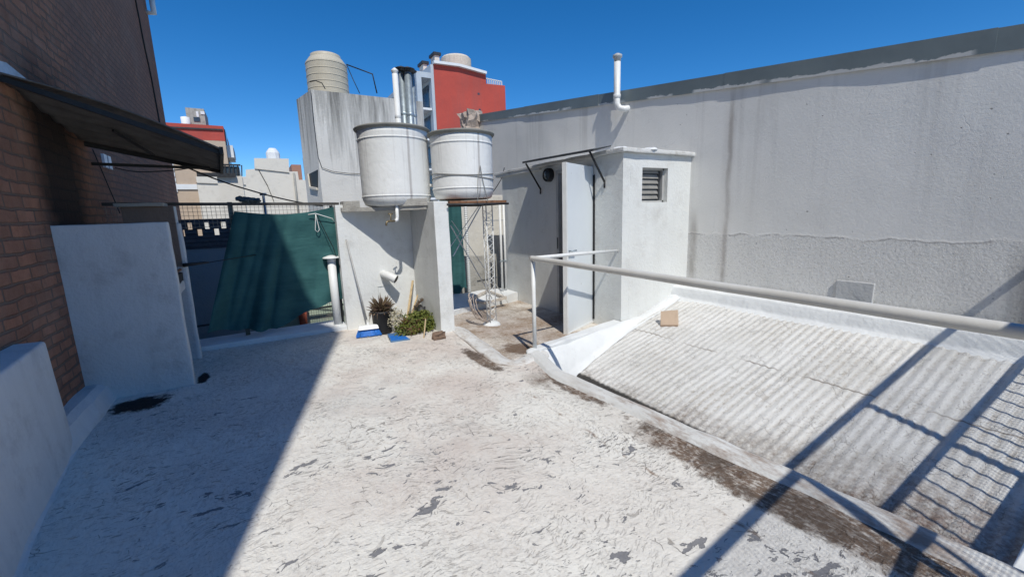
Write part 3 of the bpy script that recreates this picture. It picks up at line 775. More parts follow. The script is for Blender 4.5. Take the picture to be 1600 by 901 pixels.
# dark bundle on the rail
q = MB()
for (dx, r, dz) in ((.0,.045,.05),(.05,.06,.035),(.11,.05,.025),(.17,.04,.02)):
    t = bmesh.new(); bmesh.ops.create_icosphere(t, subdivisions=3, radius=r)
    for w in t.verts: w.co = Vector((w.co.x*1.1,w.co.y*.7,w.co.z*.7))+Vector(noise.noise_vector(w.co*22+Vector((dx*9,0,0))))*.03
    for f in t.faces: f.smooth = True
    bmesh.ops.translate(t, verts=t.verts[:], vec=Vector((px+.12+dx, yf, fz+dz))); q.merge(t)
o = q.build('cloth_bundle', M['cloth'], origin=(px+.2,yf,fz)); tag(o, 'dark crumpled bundle of cloth lying on the fence rail', 'cloth')
# thin pole sticking above the rail
a = ony((413,318), yf+.3); o = MB().tube([(a.x,yf+.3,-.8),(a.x,yf+.3,a.z+.12)], .016, 8).tube([(a.x-.04,yf+.3,a.z+.12),(a.x+.04,yf+.3,a.z+.12)], .018, 8).build('thin_pole', M['galv'], origin=(a.x,yf+.3,-.8)); tag(o, 'thin grey pole with short crosspiece standing behind the fence', 'pole')

# walls in the yard beyond
yb = 9.2
wl = thing('yard_wall', (-1.2, yb, -1), 'dark slate brick wall with pierced square openings beyond the fence', 'wall')
a = ony((270,350), yb); b = ony((380,300), yb); zt = ony((320,342), yb).z
MB().box((-2.3,yb,-1.0),(.25,yb+.2,1.05)).build('lower_wall', plaster('slate_paint',(.30,.35,.38),g=.3), wl)
q = MB().box((-2.3,yb-.01,1.05),(.25,yb+.19,zt-.29))
sq = .115; x = -2.3; 
z0 = zt-.29
for r in range(2):
    x = -2.3+(.115 if r else 0)
    q.box((-2.3,yb,z0),(.25,yb+.18,z0)) if False else None
    while x < .2:
        q.box((x, yb-.01, z0+r*.115),(x+.165, yb+.19, z0+(r+1)*.115)); x += .245
q.box((-2.3,yb-.012,z0+.23),(.25,yb+.192,z0+.29))
q.build('pierced_top', M['brick_far'], wl)
o = MB().box((.0,7.6,-1.0),(1.9,7.75,ony((480,480),7.6).z), .01, .2, .008).build('yard_parapet', M['green_wall'], origin=(.9,7.7,-.9)); tag(o, 'low grey green parapet glimpsed below the netting', 'parapet')
a = ony((472,482), 7.5)
o = MB().lathe((a.x,7.5,-.9), ((0,0),(.05,0),(.06,.8),(.075,a.z+.93),(.06,a.z+.93),(.055,a.z+.85),(0,a.z+.85)), 16).build('clay_pot', M['terracotta'], origin=(a.x,7.5,-.9)); tag(o, 'small orange red clay pot showing under the netting', 'pot')

# ================================================================== TANK SHELTER
ts = thing('tank_shelter', (1.5, 5.7, 0), 'white masonry alcove of rear wall, side wall and ledge carrying the water tanks', 'masonry shelter')
YT = 6.01
MB().box((.905,YT,-.02),(1.16,YT+.14,1.675), .008, .12, .007).box((1.155,YT+.001,-.02),(2.2,YT+.139,1.60), .002, .12, .004).build('rear_wall', M['white_wall'], ts)
MB().box((1.895,5.045,-.04),(2.085,YT-.002,1.675), .008, .12, .007).build('side_wall', M['white_wall'], ts)
q = MB().prism([(.98,5.95),(1.88,5.28),(1.88,6.3),(.93,6.3)], 2, 1.585, 1.635)
for k in range(1,9): bmesh.ops.bisect_plane(q.bm, geom=q.bm.verts[:]+q.bm.edges[:]+q.bm.faces[:], plane_co=(.93+k*.105,0,0), plane_no=(1,0,0))
for w in q.bm.verts: w.co += Vector(noise.noise_vector(w.co*9))*.012
q.build('ledge_slab', M['concrete'], ts)
MB().prism([(1.60,5.46),(1.89,5.25),(1.89,5.75),(1.75,5.75)], 2, 1.634, 1.72).build('mortar_bed', M['concrete'], ts)
MB().prism([(1.0,5.955),(1.18,5.82),(1.24,6.2),(1.0,6.2)], 2, 1.634, 1.72).build('mortar_bed', M['concrete'], ts)

def tank(name, c, rt, rb, z0, z1, label, ring):
    th = thing(name, (c[0], c[1], z0), label, 'water tank')
    h = z1-z0
    prof = [(0,.02),(rb*.80,0),(rb*.93,.02),(rb,.10)]
    for k in range(1,9): prof.append((rb+(rt-rb)*k/8, .10+(h-.2)*k/8))
    prof += [(rt+.002,h-.08),(rt+.006,h-.03),(rt-.02,h-.03),(rt-.02,h-.10),(0,h-.10)]
    for i,(r_,z_) in enumerate(prof): pass
    b = MB().lathe((c[0],c[1],z0), prof, 64).build('tank_body', M['tank'], th); 
    MB().lathe((c[0],c[1],z0), ((rt-.02,h-.03),(rt+.012,h-.035),(rt+.035,h-.012),(rt+.038,h),(rt+.02,h+.012),(0,h+.03)), 64).build('rim', M['rim'], th)
    for zr in ring:
        r_ = rb+(rt-rb)*(zr-.1)/(h-.2)
        MB().lathe((c[0],c[1],z0+zr), ((r_-.01,-.014),(r_+.007,-.009),(r_+.007,.006),(r_-.01,.014)), 64).build('band', M['tank'], th)
    return th
t1 = tank('water_tank', (1.68,5.84), .450, .447, 1.64, 2.62, 'larger left white round water tank with a tap hanging under it', (.13,.84))
MB().tube([(1.565,5.50,1.66),(1.565,5.50,1.50),(1.555,5.495,1.46),(1.52,5.48,1.45)], .022, 12).build('outlet_pipe', M['pvc'], t1)
q = MB().tube([(1.52,5.48,1.45),(1.43,5.45,1.45),(1.405,5.44,1.435),(1.40,5.44,1.395)], .013, 10); q.tube([(1.47,5.465,1.46),(1.47,5.465,1.54)], .008, 8); q.tube([(1.44,5.455,1.54),(1.50,5.475,1.54)], .008, 8)
q.build('tap', M['brass'], t1)
t2 = tank('water_tank', (2.44,5.35), .405, .402, 1.70, 2.53, 'smaller right white round water tank wired round and carried by the lattice mast', (.14,.70))
q = MB()
for zz, ph in ((.27,0),(.31,2)):
    q.tube([(2.44+.408*math.cos(a_), 5.35+.408*math.sin(a_), 1.70+zz+.02*math.sin(a_*2+ph)) for a_ in [k*2*PI/40 for k in range(41)]], .006, 5, False)
q.tube([(2.50,4.94,2.10),(2.52,4.935,1.95),(2.60,4.965,1.66)], .005, 5); q.tube([(2.50,4.94,2.10),(2.46,4.935,1.95),(2.44,4.93,1.66)], .005, 5)
q.build('binding_wire', plain('old_wire',(.25,.25,.24),.7), t2)
MB().tube([(2.07,5.62,1.90),(2.12,5.6,1.90),(2.17,5.58,1.90)], .022, 10).build('link_pipe', M['pvc'], t2)
MB().box((2.09,5.0,1.645),(2.90,5.78,1.675), .003).build('base_plate', M['rust'], t2)
MB().tube([(2.05,5.0,1.63),(2.92,4.98,1.63)], .014, 8).tube([(2.05,5.75,1.63),(2.92,5.78,1.63)], .014, 8).tube([(2.88,5.0,1.63),(2.88,5.8,1.63)],.012,8).build('support_bar', M['dark_metal'], t2)
# lattice mast
mb0 = onz((768,507), -.06)
MX, MY = 2.60, 5.02
MX, MY = mb0.x, mb0.y
lm = thing('lattice_mast', (MX, MY, -.06), 'slim white triangular lattice mast on a round concrete foot under the right tank', 'mast')
s_ = .075; legs = [(MX+s_*math.cos(a_), MY+s_*math.sin(a_)) for a_ in (PI*.5+.4, PI*.5+.4+2*PI/3, PI*.5+.4+4*PI/3)]
for lx, ly in legs: MB().tube([(lx,ly,-.05),(lx,ly,1.62)], .0075, 8).build('leg', M['white_metal'], lm)
q = MB()
for a_ in range(3):
    (ax, ay), (bx, by) = legs[a_], legs[(a_+1)%3]; zz = -.02; f_ = 0
    while zz < 1.55:
        q.tube([(ax,ay,zz),(bx,by,zz+.075)] if f_ == 0 else [(bx,by,zz),(ax,ay,zz+.075)], .0035, 5); zz += .075; f_ ^= 1
q.build('lacing', M['white_metal'], lm)
t = bmesh.new(); bmesh.ops.create_icosphere(t, subdivisions=3, radius=.13)
for w in t.verts: w.co = Vector((w.co.x, w.co.y, max(-.03,w.co.z*.45)))+Vector(noise.noise_vector(w.co*15))*.012
for f in t.faces: f.smooth = True
bmesh.ops.translate(t, verts=t.verts[:], vec=Vector((MX,MY,-.06))); q = MB(); q.merge(t); q.build('foot', M['membrane'], lm)
# bent wires round the foot of the mast
q = MB()
for k in range(7):
    a_ = 2.2+k*.33; r_ = .13+.05*(k%3); z2 = .34+.06*(k%2)
    x0, y0 = MX-.20+.12*math.cos(a_), MY+.03+.1*math.sin(a_)
    q.tube([(MX+.02*math.cos(a_), MY+.02*math.sin(a_), -.03),(MX-.11+r_*.5*math.cos(a_), MY+r_*.5*math.sin(a_), .06),(x0+.02,y0,.22),(x0,y0,z2),(x0+.03,y0+.03,z2+.015)], .006, 6)
o = q.build('wire_offcuts', plain('rusty_white',(.50,.42,.36),.8,.3,20), origin=(MX-.1,MY,-.05)); tag(o, 'tangle of bent rusty wires at the foot of the lattice mast', 'wire')
# cross bracing behind
q = MB()
a = ony((705,345), 6.2); b = ony((795,470), 6.2)
q.bar(ony((704,352),5.6), ony((770,468),6.3), .012); q.bar(ony((706,345),5.6), ony((795,474),6.4), .008)
q.bar(ony((751,322),5.8), ony((708,400),5.8), .014); q.bar(ony((748,322),5.8), ony((704,385),5.6), .008)
o = q.build('brace_rods', M['white_metal'], origin=ony((730,400),5.9)); tag(o, 'crossed thin white bracing rods between pillar and lattice mast', 'bracing')

# things in the gap behind the mast
tl = ony((699,318), 7.4); tr = ony((722,318), 7.4); br = ony((716,455), 7.4)
def gf(u, v):
    return Vector((tl.x-.15+u*(tr.x-tl.x+.12)+.05*v*u, 7.4+.03*math.sin(u*12+v*3), 1.80-v*(1.80-br.z)+.06*math.sin(u*9)*v))
o = MB().grid(gf, 16, 20).build('netting_strip', M['tarp'], recalc=False, origin=(tl.x,7.4,0)); tag(o, 'narrow strip of green netting seen right of the white pillar', 'netting')
a = ony((727,318), 7.5); b = ony((735,465), 7.5)
q = MB(); pts = []
for k in range(60): pts.append((a.x+(b.x-a.x)*0+.0, 7.5, 1.85-k*.033))
q.tube([(a.x,7.5,-.3),(a.x,7.5,1.8)], .028, 10)
for k in range(52): q.lathe((a.x,7.5,-.25+k*.04), ((.028,-.009),(.04,0),(.028,.009)), 10)
o = q.build('ribbed_pipe', M['pvc'], origin=(a.x,7.5,-.3)); tag(o, 'ribbed white downpipe beside the strip of green netting', 'pipe')
o = MB().box((a.x+.05,8.3,-.9),(XW-.02,8.45,1.9), .01, .25, .01).build('back_wall', plaster('cream_wall',(.66,.64,.59),g=.35,bump=.008), origin=(4.2,8.3,-.9)); tag(o, 'pale wall closing the gap between the tanks and the hut', 'wall')
kz = -.1
k0, k1, k2, k3 = onz((690,505), kz), onz((803,474), kz), onz((803,458), .03), onz((690,487), .03)
q = MB().prism([(2.08,k0.y-.05),(4.10,6.75),(4.10,7.35),(2.08,7.35)], 2, -.3, .03)
for kk in range(1,14): bmesh.ops.bisect_plane(q.bm, geom=q.bm.verts[:]+q.bm.edges[:]+q.bm.faces[:], plane_co=(2.08+kk*.145,0,0), plane_no=(1,0,0))
for w in q.bm.verts: w.co += Vector(noise.noise_vector(w.co*5))*.018
o = q.build('entry_upstand', M['membrane'], origin=(3,6.8,-.1)); tag(o, 'low white kerb across the end of the entry floor behind the mast', 'kerb')
q = MB()
a = onz((733,470), .05); b = onz((762,455), .05); c_ = onz((790,466), .05); d_ = onz((758,474), .05)
for u_, v_ in ((a,b),(b,c_),(c_,d_),(d_,a)): q.bar(u_+Vector((0,0,.01)), v_+Vector((0,0,.01)), .05, .04)
o = q.build('timber_pallet', plain('painted_wood',(.55,.50,.44),.8,.25,12), origin=a); tag(o, 'small weathered open timber pallet lying on the low kerb', 'pallet')
# twin white pipes at the hut's left corner
tp = thing('wall_pipes', (4.02,7.0,-.1), 'pair of slim white pipes standing at the left corner of the hut', 'pipes')
u_ = ony((781,330),7.0); w_ = ony((787,330),7.02)
zt_ = ony((781,313),7.0).z
for p_, r_ in ((u_,.022),(w_,.02)): MB().tube([(p_.x,p_.y,-.1),(p_.x,p_.y,zt_)], r_, 12).build('pipe', M['pvc'], tp)
MB().bar((u_.x-.35,u_.y,1.38),(w_.x+.03,w_.y,1.38),.012).build('clamp', M['galv'], tp)
MB().bar((u_.x-.05,u_.y-.02,.62),(w_.x+.05,w_.y-.02,.62),.02).build('clamp', M['galv'], tp)
o = MB().box((3.35,7.9,-.9),(4.3,8.1,.66), .01, .15, .01).build('low_pier', M['concrete'], origin=(3.8,8,-.9)); tag(o, 'low grey masonry pier behind the twin white pipes', 'pier')

# elbow vent on the alcove wall
ev = thing('elbow_vent', (1.47,YT,.72), 'short white pipe elbow poking out of the alcove wall under the left tank', 'vent pipe')
MB().tube([(1.45,YT+.03,.72),(1.45,YT-.08,.72),(1.465,YT-.135,.715),(1.51,YT-.18,.69),(1.565,YT-.22,.655)], [.05,.05,.054,.056,.060], 16, False).build('elbow', M['pvc'], ev)
MB().tube([(1.5648,YT-.2198,.6552),(1.5665,YT-.2212,.6541)], [.050,.050], 16).build('opening', M['black'], ev)
q = MB().bar((1.36,YT-.006,.18),(1.36,YT-.006,.55),.006); q.bar((1.52,YT-.006,.18),(1.52,YT-.006,.55),.006); q.bar((1.36,YT-.006,.55),(1.52,YT-.006,.55),.006); q.bar((1.36,YT-.006,.18),(1.52,YT-.006,.18),.006)
o = q.build('wall_hatch', plain('hatch_line',(.60,.62,.60),.7), origin=(1.44,YT,.3)); tag(o, 'faint outline of a small square hatch in the alcove wall below the elbow', 'hatch')
# white vent stack with cap
v0 = onz((528,512), 0); vs = thing('vent_stack', (v0.x, v0.y, 0), 'white round vent stack with flat mushroom cap standing in front of the netting', 'vent pipe')
vx, vy = v0.x, v0.y-.04
zc = ony((512,402), vy).z
MB().tube([(vx,vy,-.02),(vx,vy,zc-.04)], .053, 18).lathe((vx,vy,0), ((.09,-.01),(.07,.015),(.055,.06),(.05,.08)), 18).build('pipe', M['pvc'], vs)
MB().lathe((vx,vy,zc-.06), ((.04,0),(.056,0),(.058,.035),(.05,.04),(.105,.045),(.11,.05),(.10,.062),(.03,.085),(0,.088)), 24).build('cap', M['pvc'], vs)

# broom
bt = ony((541,374), YT-.03); bh = Vector((1.05,5.60,.10))
bh = onz((575,512), .06)
br_ = thing('broom', (bh.x, bh.y, 0), 'blue bristled broom leaning by its grey handle on the white alcove wall', 'broom')
MB().tube([bh+Vector((0,0,.05)), bt], .011, 10).build('handle', plain('handle_grey',(.42,.42,.41),.5), br_)
dirb = (onz((597,517),.03)-onz((556,522),.03)); dirb.z = 0; L_ = dirb.length/2; dirb.normalize(); nb = Vector((-dirb.y,dirb.x,0))
cb = (onz((597,520),.02)+onz((556,526),.02))/2; cb.z = 0
def slab8(q, c, d, nrm, hw0, hw1, t0, t1, z0, z1, sh=0):
    vs_ = []
    for (z, hw, t_) in ((z0,hw0,t0),(z1,hw1,t1)):
        for sx, sy in ((-1,-1),(1,-1),(1,1),(-1,1)): vs_.append(c+d*(sx*hw)+nrm*(sy*t_)+Vector((0,0,z))+nrm*(sh if z == z1 else 0))
    q._new(vs_, ((0,3,2,1),(4,5,6,7),(0,1,5,4),(1,2,6,5),(2,3,7,6),(3,0,4,7)))
q = MB(); slab8(q, cb, dirb, nb, .125, .115, .03, .028, .10, .145, .035); q.tube([cb+nb*.03+Vector((0,0,.13)), bh+Vector((0,0,.10))], .018, 10); q.build('head', M['pvc'], br_)
q = MB()
random.seed(3)
for i in range(900):
    u_ = random.uniform(-1,1); w_ = random.uniform(-1,1)
    b0 = cb+dirb*(u_*.118)+nb*(w_*.022+.03)+Vector((0,0,.105)); b1 = cb+dirb*(u_*.155+random.uniform(-.006,.006))+nb*(w_*.045-.005)+Vector((0,0,.008+random.random()*.012))
    q.bar(b0, b1, .0035)
q.build('bristles', M['blue'], br_)
# plant pot with agave
pc = onz((603,523), 0); pc.y += .13
ap = thing('potted_agave', (pc.x, pc.y, 0), 'spiky reddish agave in a black plastic pot beside the broom', 'potted plant')
MB().lathe((pc.x,pc.y,0), ((0,.005),(.11,.005),(.115,.02),(.128,.27),(.14,.275),(.14,.305),(.125,.305),(.12,.28),(0,.27)), 28).build('pot', M['black'], ap)
q = MB(); random.seed(11)
for i in range(130):
    a_ = random.uniform(0, 2*PI); e_ = random.uniform(-.05, 1.4); L = random.uniform(.10,.165); base = Vector((pc.x+.04*math.cos(a_), pc.y+.04*math.sin(a_),   .285+random.random()*.09))
    d = Vector((math.cos(a_)*math.cos(e_), math.sin(a_)*math.cos(e_), math.sin(e_)))
    mid = base+d*L*.55; tip = base+d*L+Vector((0,0,.03 if e_ < .5 else 0))
    q.tube([base, mid, tip], [.010,.009,.0012], 5)
for i in range(26):
    a_ = random.uniform(0, 2*PI); r_ = .125
    base = Vector((pc.x+.11*math.cos(a_), pc.y+.11*math.sin(a_), .305)); q.tube([base, base+Vector((math.cos(a_)*.05, math.sin(a_)*.05, -.03)), base+Vector((math.cos(a_)*.06, math.sin(a_)*.06, -.12*random.random()-.02))], [.007,.006,.001], 4)
q.build('leaves', M['agave'], ap)
# succulent bush
bc = onz((655,522), 0); bc.y += .16
bu = thing('succulent_bush', (bc.x, bc.y, 0), 'low green and reddish leafy bush growing in the alcove corner', 'bush')
def leaves(q, c, rx, ry, rz, n, sz, seed):
    random.seed(seed)
    for i in range(n):
        d = Vector((random.gauss(0,1),random.gauss(0,1),random.gauss(0,1))).normalized(); r_ = random.uniform(.55,1.02)*(1+.22*noise.noise(d*2.3+Vector((seed,0,0))))
        p = Vector(c)+Vector((d.x*rx*r_, d.y*ry*r_, abs(d.z)*rz*r_))
        nn = (d+Vector((random.uniform(-.8,.8),random.uniform(-.8,.8),random.uniform(-.2,1)))).normalized(); u1 = nn.orthogonal().normalized(); u2 = nn.cross(u1)
        a_ = random.uniform(0,2*PI); ux = u1*math.cos(a_)+u2*math.sin(a_); uy = nn.cross(ux); s0 = sz*random.uniform(.6,1.3)
        q._new([p-ux*s0, p-uy*s0*.5+nn*s0*.12, p+ux*s0, p+uy*s0*.5+nn*s0*.12], ((0,1,2,3),))
q = MB()
leaves(q, bc+Vector((.05,0,.02)), .25, .20, .27, 1500, .021, 4); leaves(q, bc+Vector((-.12,-.02,.0)), .17, .17, .19, 600, .019, 5); leaves(q, bc+Vector((.18,.02,.02)), .12, .14, .24, 500, .02, 6)
q.build('foliage', M['leaf'], bu, recalc=False)
q = MB(); leaves(q, bc+Vector((-.06,-.03,.02)), .20, .19, .16, 520, .02, 8); q.build('red_foliage', M['leaf_red'], bu, recalc=False)
q = MB(); random.seed(2)
for i in range(26):
    a_ = random.uniform(0,2*PI); r_ = random.uniform(.1,.2); q.tube([(bc.x,bc.y,0),(bc.x+r_*.5*math.cos(a_),bc.y+r_*.5*math.sin(a_),.13),(bc.x+r_*math.cos(a_),bc.y+r_*math.sin(a_),.2)], [.006,.005,.003], 5)
q.build('stems', M['rust'], bu)
# dried flower cluster
dc = Vector((bc.x-.22, bc.y+.12, 0))
q = MB(); leaves(q, dc+Vector((0,0,.10)), .13, .09, .26, 420, .017, 21)
random.seed(5)
for i in range(18):
    a_ = random.uniform(0,2*PI); q.tube([(dc.x,dc.y,0),(dc.x+.1*math.cos(a_),dc.y+.06*math.sin(a_),.3)], .003, 4)
o = q.build('dried_flowers', M['dried'], recalc=False, origin=dc); tag(o, 'pale dried flower heads between the potted agave and the bush', 'dried plant')
# wooden slats standing in the corner
q = MB()
sc_ = [((636,498),(645,438),.03),((640,500),(658,444),.02),((655,500),(656,445),.022)]
wf_ = thing('wood_slats', (1.82,5.88,0), 'three pale wooden slats leaning together in the alcove corner', 'wood')
for i, (b_, t_, w__) in enumerate(sc_):
    pb = ony(b_, 5.85-.02*i); pt = ony(t_, 5.97-.015*i); dd = (pb-pt).normalized(); pb2 = pb+dd*((pb.z-.01)/max(.2,-dd.z))
    MB().bar(pb2, pt, w__, .012).build('slat', M['wood'], wf_)
# woven ring
rc = ony((668,492), 5.68); rc.z = .20
q = MB(); random.seed(9)
for i in range(360):
    a_ = random.uniform(-.15*PI,1.15*PI); R_ = .17+random.uniform(-.018,.018); p = Vector((rc.x+R_*math.cos(a_), rc.y+random.uniform(-.02,.02), rc.z-.02+R_*math.sin(a_)))
    d = Vector((math.cos(a_+random.uniform(-.9,.9)), random.uniform(-.8,.3), math.sin(a_+random.uniform(-.9,.9))))*.03
    q.tube([p, p+d], [.004,.001], 4)
q.tube([(rc.x+.17*math.cos(k*PI/14-.2), rc.y, rc.z-.02+.17*math.sin(k*PI/14-.2)) for k in range(18)], .014, 8)
o = q.build('cactus_arch', leafmat('cactus',(.20,.15,.10),(.10,.065,.05)), origin=(rc.x,rc.y,0)); tag(o, 'brown bristly arching cactus stem rising behind the bush', 'cactus')
# black pot behind bush
o = MB().lathe((rc.x-.08,rc.y+.02,0), ((0,0),(.08,0),(.10,.26),(.09,.26),(.085,.24),(0,.24)), 20).build('black_pot', M['black'], origin=(rc.x-.08,rc.y,0)); tag(o, 'black plant pot half hidden behind the bush', 'pot')
# peg in front of bush
a = onz((662,528), 0); o = MB().bar(a, ony((665,498), a.y+.03), .014, .012).build('wooden_peg', M['wood'], origin=a); tag(o, 'short upright wooden stake in front of the bush', 'stake')
# dustpan
d0, d1, d2, d3 = onz((606,526),0), onz((611,535),0), onz((641,531),0), onz((629,522),0)
dp = thing('dustpan', d1, 'blue plastic dustpan lying flat in front of the bush', 'dustpan')
q = MB(); th_ = Vector((0,0,.004))
q._new([d0+th_,d1+th_,d2+th_,d3+th_,d0+th_*2,d1+th_*2,d2+th_*2,d3+th_*2], ((3,2,1,0),(4,5,6,7),(0,1,5,4),(1,2,6,5),(2,3,7,6),(3,0,4,7)))
q.build('tray', M['blue'], dp)
q = MB(); q.bar(d0+Vector((0,0,.02)), d1+Vector((0,0,.02)), .006, .04); q.bar(d0+Vector((0,0,.022)), d3+Vector((0,0,.015)), .006, .035); q.bar(d1+Vector((0,0,.012)), d2+Vector((0,0,.008)), .006, .02)
q.build('lip', plain('blue_grey',(.10,.20,.34),.6), dp)
# stone
t = bmesh.new(); bmesh.ops.create_cube(t, size=1); bmesh.ops.subdivide_edges(t, edges=t.edges[:], cuts=4, use_grid_fill=True)
s0 = onz((689,524), .05)
for w in t.verts: w.co = Vector((w.co.x*.14,w.co.y*.09,w.co.z*.09))+Vector(noise.noise_vector(w.co*3))*.02
bmesh.ops.translate(t, verts=t.verts[:], vec=Vector((s0.x-.02,s0.y+.03,.045))); q = MB(); q.merge(t)
o = q.build('broken_brick', M['stone'], origin=(s0.x,s0.y,0)); tag(o, 'reddish broken brick beside the pillar foot', 'brick')

# ================================================================== HUT
hu = thing('hut', (4.8, 5.6, -.15), 'small white rendered rooftop hut with a louvred window and open door', 'hut')
dz1, dy0, dy1 = 2.13, 4.67, 5.50
q = MB()
T_ = .14
q.box((XA,YB,-.4),(XA+T_,dy0,2.22), 0, .15, .004); q.box((XA,dy1,-.4),(XA+T_,7.22,2.22), 0, .15, .004); q.box((XA,dy0,dz1),(XA+T_,dy1,2.22))
wx0, wx1, wz0, wz1 = 4.455, 4.955, 1.59, 2.045
q.box((XA+T_,YB,-.4),(wx0,YB+T_,2.22)); q.box((wx1,YB,-.4),(XW+.02,YB+T_,2.22)); q.box((wx0,YB,-.4),(wx1,YB+T_,wz0)); q.box((wx0,YB,wz1),(wx1,YB+T_,2.22))
q.box((XA+T_,7.08,-.4),(XW,7.22,2.22)); q.box((XA+T_,YB+T_,-.4),(XW,7.08,-.14))
q.build('wall', M['hut_white'], hu)
q = MB().box((XA-.06,YB-.06,2.222),(XW+.01,7.42,2.275), .012, .12, .010); q.box((XA-.05,5.9,2.18),(XA+.1,7.38,2.221), .005, .1, .006)
rs_ = q.build('roof_slab', plaster('roof_slab',(.66,.665,.65),(.25,.22,.18),.6,.012), hu)
for i, (dx, dy) in enumerate(((.05,.1),(.15,1.3),(.5,.02))): 
    t = bmesh.new(); bmesh.ops.create_icosphere(t, subdivisions=3, radius=.07)
    for w in t.verts: w.co = Vector((w.co.x*1.5,w.co.y*1.5,max(0,w.co.z*.55)))+Vector(noise.noise_vector(w.co*14))*.015
    bmesh.ops.translate(t, verts=t.verts[:], vec=Vector((XA+dx,YB+dy,2.27))); q = MB(); q.merge(t); q.build('mortar_lump', M['membrane'], rs_)
wi = MB()
for (a_, b_) in (((wx0,wz0),(wx0+.03,wz1)),((wx1-.03,wz0),(wx1,wz1)),((wx0,wz0),(wx1,wz0+.025)),((wx0,wz1-.025),(wx1,wz1))): wi.box((a_[0],YB+.065,a_[1]),(b_[0],YB+.11,b_[1]))
wi = wi.build('window', plain('window_grey',(.42,.42,.41),.6), hu)
q = MB()
for k in range(6):
    z_ = wz0+.05+k*.068
    q._new([(wx0+.03,YB+.075,z_),(wx1-.10,YB+.075,z_),(wx1-.10,YB+.10,z_+.055),(wx0+.03,YB+.10,z_+.055),(wx0+.03,YB+.08,z_-.003),(wx1-.10,YB+.08,z_-.003),(wx1-.10,YB+.105,z_+.052),(wx0+.03,YB+.105,z_+.052)],((0,1,2,3),(7,6,5,4),(0,4,5,1),(1,5,6,2),(2,6,7,3),(3,7,4,0)))
q.build('louvre', plain('louvre_glass',(.26,.255,.24),.25,.2), wi)
MB().bar((wx1-.085,YB+.09,wz0+.03),(wx1-.085,YB+.09,wz1-.03),.03,.02).build('louvre_gear', M['dark_metal'], wi)
MB().box((wx0,YB+.112,wz0),(wx1,YB+.118,wz1)).build('pane', M['glass_dark'], wi)
# door frame and door
fr = MB()
fr.box((XA-.015,dy1-.06,-.18),(XA+.10,dy1-.003,dz1)); fr.box((XA-.015,dy0+.003,-.18),(XA+.10,dy0+.035,dz1)); fr.box((XA-.015,dy0+.036,dz1-.05),(XA+.10,dy1-.061,dz1-.003))
fr.build('door_frame', plain('frame_grey',(.46,.475,.48),.6), hu)
MB().box((XA+.7,dy0,-.13),(XA+.72,dy1+.6,2.1)).build('inner_wall', M['dark_gap'], hu)
fe_ = Vector((3.34,4.337,0)); hg = Vector((XA-.02,4.675,0)); dd = (fe_-hg); dw = .82; dd.normalize(); dn = Vector((-dd.y,dd.x,0))
if dn.y > 0: dn = -dn    # outward: towards the camera
door = thing('door_tmp', (0,0,0), 'x', 'x'); bpy.data.objects.remove(door)
def dbox(q, u0, u1, n0, n1, z0, z1):
    vs_ = [hg+dd*u+dn*n_+Vector((0,0,z)) for z in (z0,z1) for u, n_ in ((u0,n0),(u1,n0),(u1,n1),(u0,n1))]
    q._new(vs_, ((0,3,2,1),(4,5,6,7),(0,1,5,4),(1,2,6,5),(2,3,7,6),(3,0,4,7)))
q = MB(); dbox(q, .0, dw, 0, .035, -.12, 2.10)
def mk_door():
    n = N('door_paint'); c = n.mix(n.ramp(n.noise(1.4,4),.35,.7), (.72,.765,.79), (.68,.72,.745))
    pit = n.math('MULTIPLY', n.ramp(n.voro(7, n.warp(n.pos,14,.1)), .05,.08,1,0), n.ramp(n.noise(2.3,3),.55,.62))
    c = n.mix(n.math('MULTIPLY',pit,.8), c, (.22,.16,.13)); return n.done(c,.4,n.noise(5,3),.004,spec=.5)
do = q.build('door', mk_door(), hu)
q = MB(); dbox(q, dw-.03, dw+.002, -.012, .047, -.122, 2.102); dbox(q, 0.0, dw-.031, .0355, .045, -.122, -.09); q.build('door_edge', M['white_metal'], do)
q = MB(); hp = hg+dd*(dw-.08)+dn*.035+Vector((0,0,1.0))
q.tube([hp, hp+dn*.05, hp+dn*.05-dd*.11], .011, 8); q.tube([hp+Vector((0,0,-.07)), hp+Vector((0,0,-.07))+dn*.012], .018, 10); q.build('handle', M['galv'], do)
for z_ in (.18,1.05,1.9):
    MB().tube([hg-dd*.012+dn*.03+Vector((0,0,z_)), hg-dd*.012+dn*.03+Vector((0,0,z_+.11))], .016, 10).build('hinge', plain('hinge_paint%d'%int(z_*10),(.45,.36,.30),.7,.3,30) if z_ < .5 else M['white_metal'], do)
# black strip on the wall, standing in for the shaded gap at the hinge
MB().box((XA-.014,dy0-.062,-.06),(XA-.002,dy0-.022,1.99)).build('hinge_gap_strip', M['black'], hu)
# lock scars on frame: keep plate
MB().box((XA-.018,dy1-.045,.92),(XA-.0155,dy1-.02,1.10)).build('strike_plate', M['black'], hu)
# canopy
ca = thing('door_canopy', (3.9,5.1,2.3), 'flat dark metal canopy on two struts over the hut door', 'canopy')
q = MB()
q._new([(XA,4.30,2.335),(XA,6.02,2.375),(3.80,6.00,2.315),(3.80,4.30,2.280)]+[(XA,4.30,2.322),(XA,6.02,2.362),(3.80,6.00,2.285),(3.80,4.30,2.250)], ((0,1,2,3),(7,6,5,4),(0,4,5,1),(1,5,6,2),(2,6,7,3),(3,7,4,0)))
q.build('sheet', plain('canopy_sheet',(.05,.052,.055),.6,.3,6), ca)
for y_ in (4.41, 5.93): MB().bar((3.82,y_,2.28),(XA-.01,y_+.0,1.88),.018,.022).tube([(XA-.01,y_,1.885),(XA-.012,y_,1.80)],.012,6).build('strut', M['black'], ca)
